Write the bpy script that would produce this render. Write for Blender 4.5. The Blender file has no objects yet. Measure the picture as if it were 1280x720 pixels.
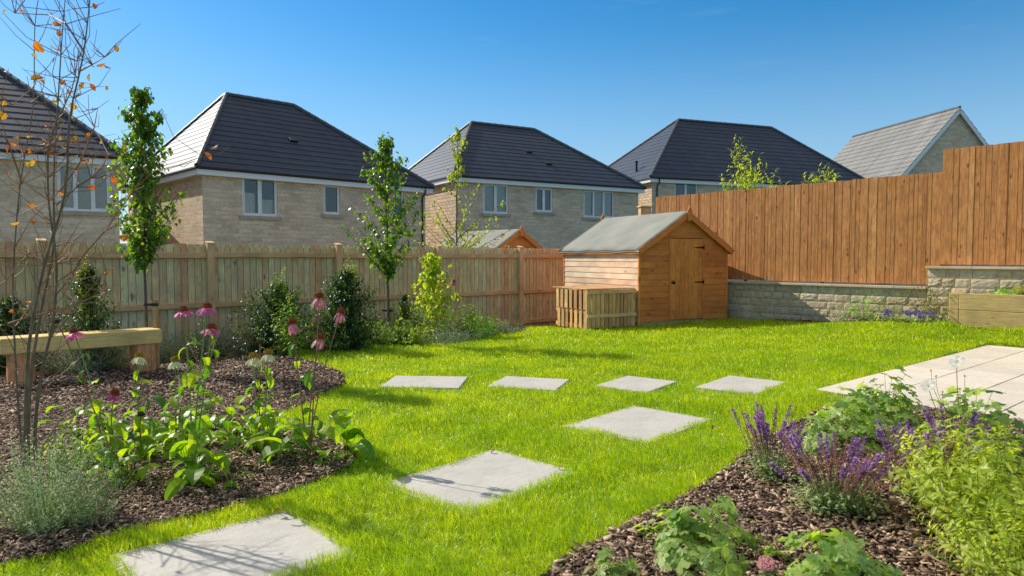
import bpy, math, random
import numpy as np
from mathutils import Vector, Matrix

random.seed(11)
sc = bpy.context.scene
C = sc.collection
PI = math.pi
R = math.radians

# ------------------------------------------------------------------ camera
F_PX, PITCH, EYE = 853.0, R(2.55), 1.6
cam_d = bpy.data.cameras.new('camera')
cam = bpy.data.objects.new('camera', cam_d)
C.objects.link(cam)
cam.location = (0, 0, EYE)
cam.rotation_euler = (PI / 2 - PITCH, 0, 0)
cam_d.sensor_width = 36
cam_d.lens = F_PX / 1280 * 36
cam_d.clip_end = 2000
cam_d.dof.use_dof = True
cam_d.dof.focus_distance = 8.5
cam_d.dof.aperture_fstop = 3.2
sc.camera = cam
E1 = Vector((.748, .664, 0))
E2 = Vector((-.664, .748, 0))

# ------------------------------------------------------------------ terrain height
CP = np.array([(0, 0, 0), (-3, 3, 0), (3, 2, .02), (-1.5, 3.6, 0), (-.2, 5, 0), (1.25, 6.6, 0), (-1.1, 8.7, 0),
      (1.6, 8.6, .0), (2.9, 8.5, .05), (-6, 9, 0), (-3, 12, 0), (-5, 5, 0), (.2, 14.7, .0), (-1.5, 11.5, 0), (.22, 18.1, -.3), (-3.2, 15.1, -.3), (-6, 12.6, -.3), (-8.6, 10.3, -.3), (-12, 7.5, -.3), (-1.5, 14, -.1), (2, 17.5, -.15),
      (1, 11.6, .04), (2.6, 14.5, .1), (1.5, 14.1, .08), (4.9, 15.6, .12), (6.2, 14.8, .2), (7.5, 13.1, .36), (7.9, 12.3, .43),
      (8.7, 11.4, .43), (3.3, 7.4, .13), (7.8, 11.2, .15), (5.5, 9.3, .14), (5, 6, .13), (7, 8, .13), (4, 4, .09),
      (5, 11.2, .15), (8.4, 10.7, .15), (9, 10, .15), (7.2, 10.9, .15), (3.6, 17.5, .08), (-9, 8, -.05), (9, 9, .14), (11, 9, .3), (6.9, 12.2, .27), (3, 10.4, .11)])
def gz_np(x, y):
    x = np.asarray(x, float); y = np.asarray(y, float)
    num = np.zeros_like(x); den = np.zeros_like(x)
    for cx, cy, cz in CP:
        w = 1.0 / (((x - cx) ** 2 + (y - cy) ** 2 + .25) ** 1.6)
        num += w * cz; den += w
    return num / den
def gz(x, y):
    return float(gz_np(np.array([x]), np.array([y]))[0])

def ray(px, py):
    a, b = (px - 640) / F_PX, (360 - py) / F_PX
    f = Vector((0, math.cos(PITCH), -math.sin(PITCH))); u = Vector((0, math.sin(PITCH), math.cos(PITCH)))
    return Vector((1, 0, 0)) * a + u * b + f
def G(px, py):
    """where the line of sight through a photo point meets the ground"""
    d = ray(px, py); z = 0
    for _ in range(8):
        t = (z - EYE) / d.z
        z = gz(d.x * t, d.y * t)
    return Vector((d.x * t, d.y * t, z))
def at(px, py, Y):
    d = ray(px, py); t = Y / d.y
    return Vector((d.x * t, Y, EYE + d.z * t))

# ------------------------------------------------------------------ mesh builder
class MB:
    def __init__(s): s.v = []; s.f = []; s.m = []
    def add(s, vs, fs, mi=0):
        o = len(s.v)
        s.v.extend([tuple(p) for p in vs])
        for f in fs: s.f.append(tuple(i + o for i in f)); s.m.append(mi)
    def quad(s, a, b, c, d, mi=0): s.add([a, b, c, d], [(0, 1, 2, 3)], mi)
    def box(s, x0, x1, y0, y1, z0, z1, mi=0, M=None):
        vs = [Vector((x, y, z)) for z in (z0, z1) for x, y in ((x0, y0), (x1, y0), (x1, y1), (x0, y1))]
        if M is not None: vs = [M @ p for p in vs]
        s.add(vs, [(3, 2, 1, 0), (4, 5, 6, 7), (0, 1, 5, 4), (1, 2, 6, 5), (2, 3, 7, 6), (3, 0, 4, 7)], mi)
    def bbox(s, x0, x1, y0, y1, z0, z1, b=.006, mi=0, M=None):
        """box with chamfered edges along its longest axis family (all 12 edges)"""
        vs = []
        xs, ys, zs = (x0, x1), (y0, y1), (z0, z1)
        idx = {}
        for i in range(2):
            for j in range(2):
                for k in range(2):
                    p = [xs[i], ys[j], zs[k]]; sg = [1 - 2 * i, 1 - 2 * j, 1 - 2 * k]
                    for ax in range(3):
                        q = list(p)
                        for o in range(3):
                            if o != ax: q[o] += sg[o] * b
                        idx[(i, j, k, ax)] = len(vs); vs.append(Vector(q))
        fs = []
        for ax in range(3):
            o1, o2 = [a for a in range(3) if a != ax]
            for sgn in range(2):
                c = []
                for u, w in ((0, 0), (1, 0), (1, 1), (0, 1)):
                    t = [0, 0, 0]; t[ax] = sgn; t[o1] = u; t[o2] = w
                    c.append(idx[(t[0], t[1], t[2], ax)])
                flip = (sgn == 0) ^ (ax == 1)
                fs.append(tuple(reversed(c)) if flip else tuple(c))
        for ax in range(3):          # edges parallel to ax
            o1, o2 = [a for a in range(3) if a != ax]
            for u in range(2):
                for w in range(2):
                    t0 = [0, 0, 0]; t0[ax] = 0; t0[o1] = u; t0[o2] = w
                    t1 = list(t0); t1[ax] = 1
                    fs.append((idx[(*t0, o1)], idx[(*t0, o2)], idx[(*t1, o2)], idx[(*t1, o1)]))
        for i in range(2):
            for j in range(2):
                for k in range(2): fs.append(tuple(idx[(i, j, k, a)] for a in range(3)))
        if M is not None: vs = [M @ p for p in vs]
        s.add(vs, fs, mi)
    def tube(s, pts, r0, r1=None, n=6, mi=0, cap=True, radii=None):
        pts = [Vector(p) for p in pts]
        if r1 is None: r1 = r0
        vs, fs = [], []
        N = len(pts)
        t = (pts[1] - pts[0]).normalized()
        a = t.orthogonal().normalized(); b = t.cross(a)
        for i, p in enumerate(pts):
            tt = (pts[min(i + 1, N - 1)] - pts[max(i - 1, 0)])
            if tt.length > 1e-9: t = tt.normalized()
            a = (a - t * a.dot(t)).normalized(); b = t.cross(a)
            r = radii[i] if radii else r0 + (r1 - r0) * i / (N - 1)
            for k in range(n):
                th = 2 * PI * k / n
                vs.append(p + a * (r * math.cos(th)) + b * (r * math.sin(th)))
        for i in range(N - 1):
            for k in range(n):
                k2 = (k + 1) % n
                fs.append((i * n + k, i * n + k2, (i + 1) * n + k2, (i + 1) * n + k))
        if cap:
            fs.append(tuple(range(n - 1, -1, -1))); fs.append(tuple((N - 1) * n + k for k in range(n)))
        s.add(vs, fs, mi)
    def leaf(s, base, d, up, L, W, droop=.3, fold=.25, n=3, mi=0, shape=.45, twist=0):
        """lance-shaped leaf: n segments, folded on its midrib, curving downwards"""
        d = d.normalized()
        side = d.cross(up)
        if side.length < 1e-4: side = d.orthogonal()
        side.normalize(); nr = side.cross(d).normalized()
        if twist:
            q = Matrix.Rotation(twist, 3, d); side = q @ side; nr = q @ nr
        vs = [Vector(base)]; p = Vector(base); step = L / n
        ang = 0; ctr = []
        for i in range(1, n + 1):
            ang += droop / n * 1.6
            dd = d * math.cos(ang) - nr * math.sin(ang)
            p = p + dd * step; t = i / n
            nn = nr * math.cos(ang) + d * math.sin(ang)
            if i < n:
                w = W * .5 * (math.sin(PI * t ** (1.0 if shape == .5 else math.log(.5) / math.log(shape))) ** .8)
                vs += [p + side * w + nn * w * fold, p, p - side * w + nn * w * fold]
            else: vs.append(p)
        fs = [(0, 2, 1), (0, 3, 2)]
        for i in range(n - 2):
            o = 1 + 3 * i
            fs += [(o, o + 1, o + 4, o + 3), (o + 1, o + 2, o + 5, o + 4)]
        o = 1 + 3 * (n - 2); e = len(vs) - 1
        fs += [(o, o + 1, e), (o + 1, o + 2, e)]
        s.add(vs, fs, mi)
    def palm(s, c, nr, fw, rad, lobes=5, mi=0, cup=.2, cut=.5):
        """lobed leaf seen flat on: a fan round its stalk"""
        nr = nr.normalized(); fw = (fw - nr * fw.dot(nr))
        if fw.length < 1e-4: fw = nr.orthogonal()
        fw.normalize(); sd = nr.cross(fw)
        vs = [Vector(c)]; N = lobes * 4
        for i in range(N + 1):
            th = -PI * .86 + 2 * PI * .86 * i / N
            ph = i % 4
            r = rad * (cut if ph == 0 else (.86 if ph in (1, 3) else 1.0))
            r *= (1.0 - .22 * abs(th) / PI) * random.uniform(.93, 1.07)
            h = -cup * r * r / rad + (.12 * rad if ph == 2 else 0) * random.uniform(-.6, 1)
            vs.append(Vector(c) + fw * (r * math.cos(th)) + sd * (r * math.sin(th)) + nr * h)
        s.add(vs, [(0, i, i + 1) for i in range(1, N + 1)], mi)
    def build(s, name, mats, parent=None, smooth=False, loc=None, rz=0):
        me = bpy.data.meshes.new(name)
        me.from_pydata(s.v, [], s.f)
        if not isinstance(mats, (list, tuple)): mats = [mats]
        for m in mats: me.materials.append(m)
        if len(mats) > 1: me.polygons.foreach_set('material_index', s.m)
        if smooth: me.polygons.foreach_set('use_smooth', [True] * len(s.f))
        if s.f: box_uv(me)
        me.update()
        o = bpy.data.objects.new(name, me); C.objects.link(o)
        if parent is not None: o.parent = parent
        if loc is not None: o.location = loc
        o.rotation_euler.z = rz
        return o

def box_uv(me):
    n = len(me.loops)
    uv = me.uv_layers.new(name='uv')
    co = np.empty(len(me.vertices) * 3); me.vertices.foreach_get('co', co); co = co.reshape(-1, 3)
    vi = np.empty(n, dtype=np.int32); me.loops.foreach_get('vertex_index', vi)
    nf = len(me.polygons)
    nr = np.empty(nf * 3); me.polygons.foreach_get('normal', nr); nr = nr.reshape(-1, 3)
    lt = np.empty(nf, dtype=np.int32); me.polygons.foreach_get('loop_total', lt)
    ln = np.repeat(nr, lt, axis=0); p = co[vi]
    hl = np.hypot(ln[:, 0], ln[:, 1]); flat = np.abs(ln[:, 2]) > .92
    hl = np.where(hl < 1e-6, 1, hl)
    u = np.where(flat, p[:, 0], (-ln[:, 1] * p[:, 0] + ln[:, 0] * p[:, 1]) / hl)
    v = np.where(flat, p[:, 1], p[:, 2])
    uv.data.foreach_set('uv', np.stack([u, v], 1).ravel())

def thing(name, label, cat, loc=(0, 0, 0), rz=0, group=None):
    o = bpy.data.objects.new(name, None); C.objects.link(o)
    o.empty_display_size = .1
    o.location = loc; o.rotation_euler.z = rz
    return tag(o, label, cat, group)
def tag(o, label, cat, group=None):
    o['label'] = label; o['category'] = cat
    if group: o['group'] = group
    return o
def struct(o): o['kind'] = 'structure'; return o
def stuff(o): o['kind'] = 'stuff'; return o

def bez(p0, p1, p2, n):
    p0, p1, p2 = Vector(p0), Vector(p1), Vector(p2)
    return [p0 * (1 - t) ** 2 + p1 * (2 * t * (1 - t)) + p2 * t * t for t in [i / n for i in range(n + 1)]]
def rnd(a, b): return random.uniform(a, b)
def rdir(zlo=-1, zhi=1):
    z = rnd(zlo, zhi); th = rnd(0, 2 * PI); r = math.sqrt(max(0, 1 - z * z))
    return Vector((r * math.cos(th), r * math.sin(th), z))

# ------------------------------------------------------------------ materials
class NT:
    def __init__(s, name):
        s.mat = bpy.data.materials.new(name); s.mat.use_nodes = True
        s.t = s.mat.node_tree; s.b = s.t.nodes['Principled BSDF']; s.out = s.t.nodes['Material Output']
    def n(s, typ, ins=None, **kw):
        nd = s.t.nodes.new(typ)
        for k, v in kw.items(): setattr(nd, k, v)
        for k, v in (ins or {}).items(): s.set(nd, k, v)
        return nd
    def set(s, nd, k, v):
        i = nd.inputs[k]
        if isinstance(v, bpy.types.NodeSocket): s.t.links.new(v, i)
        else: i.default_value = v
    def l(s, a, b): s.t.links.new(a, b)
    def ramp(s, fac, stops, interp='LINEAR'):
        r = s.n('ShaderNodeValToRGB'); r.color_ramp.interpolation = interp
        e = r.color_ramp.elements
        while len(e) < len(stops): e.new(.5)
        for i, (p, c) in enumerate(stops):
            e[i].position = p; e[i].color = (*c, 1) if len(c) == 3 else c
        s.l(fac, r.inputs['Fac']); return r.outputs['Color']
    def math(s, op, a, b=0.0, c=None):
        m = s.n('ShaderNodeMath', operation=op); s.set(m, 0, a); s.set(m, 1, b)
        if c is not None: s.set(m, 2, c)
        return m.outputs[0]
    def mix(s, fac, a, b, mode='MIX'):
        m = s.n('ShaderNodeMix', data_type='RGBA', blend_type=mode)
        s.set(m, 0, fac); s.set(m, 6, a); s.set(m, 7, b); return m.outputs[2]
    def noise(s, vec, scale, detail=4, rough=.55, dist=0):
        nd = s.n('ShaderNodeTexNoise', {'Scale': scale, 'Detail': detail, 'Roughness': rough, 'Distortion': dist})
        if vec is not None: s.l(vec, nd.inputs['Vector'])
        return nd.outputs['Fac']
    def bump(s, h, strength, dist=.01, nrm=None):
        b = s.n('ShaderNodeBump', {'Strength': strength, 'Distance': dist, 'Height': h})
        if nrm is not None: s.l(nrm, b.inputs['Normal'])
        s.l(b.outputs[0], s.b.inputs['Normal']); return b.outputs[0]
    def island(s): return s.n('ShaderNodeNewGeometry').outputs['Random Per Island']
    def coords(s, kind='UV'): return s.n('ShaderNodeTexCoord').outputs[kind]
    def mapv(s, vec, scale=(1, 1, 1), loc=(0, 0, 0)):
        m = s.n('ShaderNodeMapping', {'Scale': scale, 'Location': loc}); s.l(vec, m.inputs['Vector']); return m.outputs[0]
def c4(c): return (c[0], c[1], c[2], 1)

def plain(name, col, rough=.6, metal=0, var=.12, sc_=8, bump=0):
    m = NT(name); v = m.coords('Object')
    f = m.noise(v, sc_)
    dark = tuple(x * (1 - var) for x in col); lite = tuple(min(1, x * (1 + var)) for x in col)
    m.l(m.ramp(f, [(.3, dark), (.7, lite)]), m.b.inputs['Base Color'])
    m.b.inputs['Roughness'].default_value = rough; m.b.inputs['Metallic'].default_value = metal
    if bump: m.bump(m.noise(v, sc_ * 6), bump)
    return m.mat

def wood(name, cols, grain='v', rough=.75, knots=.6, knot_col=(.05, .025, .01), streak=.35, bump=.25, dirt=None, weather=0, hl=1.0):
    """boards: every board (mesh island) takes its own tone and its own stretch of grain"""
    m = NT(name); uv = m.coords('UV'); isl = m.island()
    off = m.n('ShaderNodeCombineXYZ', {'X': m.math('MULTIPLY', isl, 37.0), 'Y': m.math('MULTIPLY', isl, 91.0)}).outputs[0]
    va = m.n('ShaderNodeVectorMath', operation='ADD'); m.l(uv, va.inputs[0]); m.l(off, va.inputs[1]); v = va.outputs[0]
    sc_ = (1, .07, 1) if grain == 'v' else (.07, 1, 1)
    g = m.noise(m.mapv(v, sc_), 55, 5, .65, .6)
    base = m.ramp(isl, [(i / (len(cols) - 1), c) for i, c in enumerate(cols)])
    gd = m.ramp(g, [(.25, (1 - streak,) * 3), (.6, (1.06,) * 3)])
    col = m.mix(1.0, base, gd, 'MULTIPLY')
    big = m.noise(v, 2.6, 3)
    col = m.mix(1.0, col, m.ramp(big, [(.3, (.78, .76, .74)), (.7, (1.12, 1.1, 1.08))]), 'MULTIPLY')
    if knots:
        ks = (7, 3.2, 1) if grain == 'v' else (3.2, 7, 1)
        vo = m.n('ShaderNodeTexVoronoi', {'Scale': 1.0}); m.l(m.mapv(v, ks), vo.inputs['Vector'])
        wob = m.math('MULTIPLY', m.noise(v, 30, 2), .12)
        kd = m.math('ADD', vo.outputs['Distance'], wob)
        sel = m.math('GREATER_THAN', m.n('ShaderNodeSeparateColor', {0: vo.outputs['Color']}).outputs[0], .5)
        kf = m.ramp(kd, [(.13, (1, 1, 1)), (.25, (0, 0, 0))])
        kf = m.math('MULTIPLY', m.math('MULTIPLY', kf, sel), knots)
        col = m.mix(kf, col, c4(knot_col))
    if grain == 'v':
        sm = m.noise(m.mapv(v, (9, 5, 1)), 1.6, 3, .6); col = m.mix(1.0, col, m.ramp(sm, [(.3, (1.06, 1.06, 1.06)), (.58, (1, 1, 1)), (.72, (.74, .69, .63))]), 'MULTIPLY')
    if dirt:
        sp = m.n('ShaderNodeSeparateXYZ', {0: m.coords('Object')}).outputs['Z']
        df = m.math('MULTIPLY', m.ramp(sp, [(0.0, (1, 1, 1)), (dirt[0], (0, 0, 0))]), m.noise(uv, 7, 4))
        col = m.mix(df, col, c4(dirt[1]))
    if weather:
        wn = m.noise(m.mapv(uv, (1, .35, 1)), 3.5, 5, .7)
        col = m.mix(m.ramp(wn, [(.45, (0, 0, 0)), (.75, (weather,) * 3)]), col, (.46, .385, .30, 1))
    m.l(col, m.b.inputs['Base Color'])
    m.b.inputs['Roughness'].default_value = rough
    m.b.inputs['Specular IOR Level'].default_value = .3
    m.bump(g, bump, .004)
    return m.mat

def leafmat(name, cols, trans=.38, rough=.42, tcol=None, spec=.4, dk=.6, tk=1.7):
    m = NT(name); isl = m.island()
    col = m.ramp(isl, [(i / max(1, len(cols) - 1), c) for i, c in enumerate(cols)])
    n_ = m.noise(m.coords('Object'), 40, 2)
    col = m.mix(1.0, col, m.ramp(n_, [(.3, (.8, .8, .8)), (.7, (1.15, 1.15, 1.1))]), 'MULTIPLY')
    m.l(m.mix(1.0, col, (dk, dk, dk, 1), 'MULTIPLY'), m.b.inputs['Base Color']); m.b.inputs['Roughness'].default_value = rough
    m.b.inputs['Specular IOR Level'].default_value = spec
    tcl = tcol or (1.5, 1.5, .45)
    tc = m.mix(1.0, col, (tcl[0] * tk, tcl[1] * tk, tcl[2] * tk, 1), 'MULTIPLY')
    tr = m.n('ShaderNodeBsdfTranslucent'); m.l(tc, tr.inputs['Color'])
    mx = m.n('ShaderNodeMixShader', {0: trans}); m.l(m.b.outputs[0], mx.inputs[1]); m.l(tr.outputs[0], mx.inputs[2])
    m.l(mx.outputs[0], m.out.inputs['Surface'])
    return m.mat

def brickmat(name, c1, c2, mortar, bw, bh, gap=.012, rough=.85, bump=.5, tone=.3, offset=.5, shift=(.4, .6)):
    m = NT(name); uv = m.coords('UV')
    b = m.n('ShaderNodeTexBrick', {'Scale': 1.0, 'Mortar Size': gap, 'Brick Width': bw, 'Row Height': bh, 'Mortar Smooth': .3, 'Bias': 0.0,
             'Color1': c4(c1), 'Color2': c4(c2), 'Mortar': c4(mortar)}, offset=offset, offset_frequency=2)
    m.l(uv, b.inputs['Vector'])
    # second brick lookup for wider tone change from stone to stone
    n1 = m.noise(uv, 9, 5, .6); n2 = m.noise(uv, .7, 3)
    col = m.mix(1.0, b.outputs['Color'], m.ramp(n1, [(.25, (1 - tone,) * 3), (.75, (1 + tone,) * 3)]), 'MULTIPLY')
    col = m.mix(1.0, col, m.ramp(n2, [(.3, (.88, .87, .86)), (.7, (1.1, 1.1, 1.1))]), 'MULTIPLY')
    m.l(col, m.b.inputs['Base Color']); m.b.inputs['Roughness'].default_value = rough
    h = m.math('ADD', m.math('MULTIPLY', b.outputs['Fac'], -1.0), m.math('MULTIPLY', n1, .9))
    m.bump(h, bump, .02)
    return m.mat

M = {}
M['fence'] = wood('weathered_timber', [(0.848, 0.414, 0.211), (0.9, 0.731, 0.366), (0.9, 0.542, 0.277), (0.9, 0.859, 0.466)], 'v', weather=.45, knots=.75, knot_col=(.07, .045, .03))
M['rail'] = wood('weathered_rail', [(0.886, 0.474, 0.225), (0.9, 0.655, 0.323)], 'h', weather=.4, knots=.5)
M['post'] = wood('weathered_post', [(0.9, 0.534, 0.264), (0.9, 0.615, 0.305)], 'v', weather=.35, knots=.4)
M['orange'] = wood('orange_timber', [(0.488, 0.195, 0.0599), (0.644, 0.287, 0.0963), (0.546, 0.225, 0.0678), (0.72, 0.345, 0.12), (0.586, 0.249, 0.0797)], 'v', knots=.9, knot_col=(.13, .04, .014), streak=.55, dirt=(2.4, (.2, .09, .04)))
M['shed_h'] = wood('shed_boards', [(0.697, 0.23, 0.0581), (0.771, 0.282, 0.0748), (0.635, 0.204, 0.0515)], 'h', knots=.7, knot_col=(.12, .035, .012), streak=.25)
M['shed_side_lit'] = wood('shed_side_boards_lit', [(0.867, 0.601, 0.411), (0.9, 0.743, 0.524), (0.799, 0.541, 0.353)], 'h', knots=.6, knot_col=(.22, .08, .035), streak=.2)  # paler copy of the shed boards, sunlight put into the colour
M['shed_v'] = wood('shed_door_boards', [(0.78, 0.275, 0.0655), (0.873, 0.344, 0.0858), (0.712, 0.239, 0.0561)], 'v', knots=.75, knot_col=(.11, .032, .01), streak=.3)
M['pallet'] = wood('pallet_timber', [(0.9, 0.509, 0.212), (0.615, 0.33, 0.148), (0.9, 0.643, 0.276)], 'v', knots=.4, streak=.35)
M['sleeper'] = wood('sleeper_timber', [(0.9, 0.62, 0.218), (0.9, 0.713, 0.27)], 'h', knots=.45, knot_col=(.2, .11, .05), streak=.3, weather=.2)
M['sleeper_green'] = wood('treated_sleeper', [(0.582, 0.413, 0.158), (0.692, 0.496, 0.202)], 'h', knots=.5, knot_col=(.1, .07, .04), streak=.4, weather=.3)
M['log'] = wood('log_wood', [(0.9, 0.458, 0.194), (0.795, 0.355, 0.153)], 'v', knots=.9, knot_col=(.1, .04, .02), streak=.6, bump=.6)
M['stake'] = wood('stake_timber', [(.5, .35, .15), (.46, .32, .13)], 'v', knots=.3)
M['black'] = plain('black_plastic', (.012, .012, .013), .4, var=.2)
M['iron'] = plain('black_iron', (.012, .011, .011), .55, .3)
M['white'] = plain('white_upvc', (.88, .88, .87), .35, var=.03)
M['dark'] = plain('dark_room', (.015, .016, .018), .9)
M['blind_or_reflection'] = plain('window_blind_and_reflection', (0.743, 0.702, 0.607), .7, var=.06)  # slatted blinds, and the panels that imitate reflections
M['stone_sill'] = plain('stone_sill', (0.462, 0.392, 0.294), .85, var=.15, sc_=5, bump=.2)
M['house'] = brickmat('house_stone', (0.874, 0.69, 0.484), (0.645, 0.505, 0.351), (0.853, 0.685, 0.494), .43, .155, .014, tone=.2, bump=.9)
M['house_rough'] = brickmat('rough_house_stone', (0.759, 0.589, 0.389), (0.546, 0.416, 0.278), (0.38, 0.302, 0.215), .38, .155, .016, tone=.35, bump=1.0)

def roofmat():
    m = NT('slate_tiles'); uv = m.coords('UV')
    b = m.n('ShaderNodeTexBrick', {'Scale': 1.0, 'Mortar Size': .004, 'Brick Width': .30, 'Row Height': 50.0, 'Color1': (.008, .028, .060, 1), 'Color2': (.015, .038, .074, 1), 'Mortar': (.02, .02, .022, 1)}, offset=.5)
    m.l(uv, b.inputs['Vector'])
    n1 = m.noise(m.coords('Object'), 1.2, 4); n2 = m.noise(m.coords('Object'), 14, 4)
    col = m.mix(1.0, b.outputs['Color'], m.ramp(n1, [(.3, (.8, .8, .82)), (.7, (1.25, 1.22, 1.2))]), 'MULTIPLY')
    col = m.mix(1.0, col, m.ramp(n2, [(.3, (.82, .82, .84)), (.7, (1.2, 1.2, 1.2))]), 'MULTIPLY')
    m.l(col, m.b.inputs['Base Color'])
    m.b.inputs['Roughness'].default_value = .56; m.b.inputs['Specular IOR Level'].default_value = .55
    m.bump(n2, .15, .006)
    return m.mat
M['tiles'] = roofmat()
M['tiles_grey'] = brickmat('grey_roof_tiles', (.26, .255, .24), (.2, .197, .188), (.12, .12, .115), .30, 50.0, .004, rough=.6, bump=.15, tone=.2)
M['ridge'] = plain('ridge_tile', (.10, .105, .105), .45, var=.2, sc_=4)

def glassmat():
    m = NT('window_glass')
    g = m.n('ShaderNodeBsdfGlossy', {'Color': (1, 1, 1, 1), 'Roughness': .02}); t = m.n('ShaderNodeBsdfTransparent', {'Color': (.86, .9, .9, 1)})
    f = m.n('ShaderNodeFresnel', {'IOR': 1.8})
    mx = m.n('ShaderNodeMixShader', {0: f.outputs[0]}); m.l(t.outputs[0], mx.inputs[1]); m.l(g.outputs[0], mx.inputs[2])
    m.l(mx.outputs[0], m.out.inputs['Surface']); return m.mat
M['glass'] = glassmat()

def groundmat(name, stops, scale, bump=.5, rough=.95, dist=.03):
    m = NT(name); v = m.coords('Object'); n = m.noise(v, scale, 8, .65)
    m.l(m.ramp(n, stops), m.b.inputs['Base Color']); m.b.inputs['Roughness'].default_value = rough
    m.b.inputs['Specular IOR Level'].default_value = .1
    m.bump(m.noise(v, scale * 3, 6), bump, dist); return m.mat
M['soil_lawn'] = groundmat('lawn_floor', [(.3, (.12, .17, .008)), (.7, (.24, .31, .012))], 6)
M['soil'] = groundmat('bark_soil', [(.35, (.02, .013, .009)), (.6, (.07, .045, .03)), (.75, (.14, .095, .06))], 22, 1.0)
M['field'] = groundmat('rough_ground', [(.3, (.05, .07, .02)), (.7, (.11, .12, .05))], .8)
def barkmat():
    m = NT('bark_chips'); isl = m.island()
    col = m.ramp(isl, [(0, (.035, .021, .014)), (.35, (.16, .095, .058)), (.7, (.42, .27, .175)), (.85, (.62, .43, .29)), (1, (.74, .58, .43))])
    n = m.noise(m.coords('Object'), 90, 3)
    col = m.mix(1.0, col, m.ramp(n, [(.3, (.65, .65, .65)), (.7, (1.2, 1.2, 1.2))]), 'MULTIPLY')
    m.l(col, m.b.inputs['Base Color']); m.b.inputs['Roughness'].default_value = .8; m.bump(n, .4, .003); return m.mat
M['bark'] = barkmat()

def slabmat(name, lo, hi, edge=None, isl_var=0):
    m = NT(name); v = m.coords('Object')
    n1 = m.noise(v, 2.2, 6, .6); n2 = m.noise(v, 60, 4); n3 = m.noise(m.mapv(v, (1, 6, 1)), 5, 5, .6, .4)
    col = m.ramp(n1, [(.3, lo), (.7, hi)])
    col = m.mix(1.0, col, m.ramp(n2, [(.3, (.9, .9, .9)), (.7, (1.07, 1.07, 1.07))]), 'MULTIPLY')
    col = m.mix(1.0, col, m.ramp(n3, [(.35, (.93, .92, .9)), (.65, (1.05, 1.05, 1.05))]), 'MULTIPLY')
    if isl_var:
        col = m.mix(1.0, col, m.ramp(m.island(), [(0, (1 - isl_var, 1 - isl_var * .95, 1 - isl_var * 1.1)), (1, (1 + isl_var * .6, 1 + isl_var * .6, 1 + isl_var * .6))]), 'MULTIPLY')
    spots = m.ramp(m.noise(v, 17, 3, .7), [(.70, (0, 0, 0)), (.76, (.5, .5, .5))])
    col = m.mix(spots, col, (.2, .19, .15, 1))
    m.l(col, m.b.inputs['Base Color']); m.b.inputs['Roughness'].default_value = .72
    m.bump(m.math('ADD', m.math('MULTIPLY', n2, .4), n3), .12, .004); return m.mat
M['slab'] = slabmat('pale_concrete_slab', (.50, .475, .43), (.61, .585, .53))
M['paving'] = slabmat('buff_paving', (.70, .63, .52), (.79, .715, .60), isl_var=.1)
M['joint'] = plain('paving_joint', (.16, .14, .11), .9)
def rockmat():
    m = NT('rock_faced_stone'); v = m.coords('Object'); n1 = m.noise(v, 14, 6, .65); n2 = m.noise(v, 3, 3)
    col = m.ramp(m.island(), [(0, (.56, .44, .28)), (.5, (.68, .56, .38)), (1, (.6, .46, .29))])
    col = m.mix(1.0, col, m.ramp(n1, [(.3, (.7, .69, .67)), (.7, (1.18, 1.17, 1.15))]), 'MULTIPLY')
    col = m.mix(1.0, col, m.ramp(n2, [(.3, (.85, .84, .83)), (.7, (1.1, 1.1, 1.1))]), 'MULTIPLY')
    m.l(col, m.b.inputs['Base Color']); m.b.inputs['Roughness'].default_value = .9; m.bump(n1, .7, .015); return m.mat
M['rock'] = rockmat()
M['mortar'] = plain('wall_mortar', (.48, .40, .29), .95, sc_=20, bump=.3)
M['coping'] = slabmat('wall_coping', (.58, .44, .29), (.68, .53, .36), isl_var=.08)
def feltmat():
    m = NT('roofing_felt'); v = m.coords('Object'); n1 = m.noise(v, 160, 2); n2 = m.noise(v, 1.6, 4); n3 = m.noise(m.mapv(v, (1, .2, 1)), 5, 3)
    col = m.ramp(n2, [(.3, (.25, .255, .22)), (.7, (.34, .34, .30))])
    col = m.mix(1.0, col, m.ramp(n1, [(.3, (.75, .75, .75)), (.7, (1.2, 1.2, 1.2))]), 'MULTIPLY')
    m.l(col, m.b.inputs['Base Color']); m.b.inputs['Roughness'].default_value = .85
    m.bump(m.math('ADD', m.math('MULTIPLY', n1, .25), n3), .35, .02); return m.mat
M['felt'] = feltmat()
M['felt_edge'] = plain('felt_edge', (.06, .06, .055), .9)

def grassmat():
    m = NT('grass_blade'); isl = m.island()
    col = m.ramp(isl, [(0, (.22, .40, .008)), (.4, (.45, .70, .012)), (.75, (.60, .85, .018)), (.93, (.72, .88, .05)), (1, (.7, .66, .2))])
    v = m.coords('Object'); big = m.noise(v, .9, 4); mid = m.noise(v, 6, 3)
    col = m.mix(1.0, col, m.ramp(big, [(.3, (.72, .84, .8)), (.7, (1.22, 1.1, 1.1))]), 'MULTIPLY')
    col = m.mix(1.0, col, m.ramp(mid, [(.3, (.78, .85, .8)), (.7, (1.15, 1.1, 1.1))]), 'MULTIPLY')
    m.l(col, m.b.inputs['Base Color']); m.b.inputs['Roughness'].default_value = .32; m.b.inputs['Specular IOR Level'].default_value = .6
    tr = m.n('ShaderNodeBsdfTranslucent'); m.l(m.mix(1.0, col, (1.45, 1.2, .6, 1), 'MULTIPLY'), tr.inputs['Color'])
    mx = m.n('ShaderNodeMixShader', {0: .5}); m.l(m.b.outputs[0], mx.inputs[1]); m.l(tr.outputs[0], mx.inputs[2])
    m.l(mx.outputs[0], m.out.inputs['Surface']); return m.mat
M['grass'] = grassmat()

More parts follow.
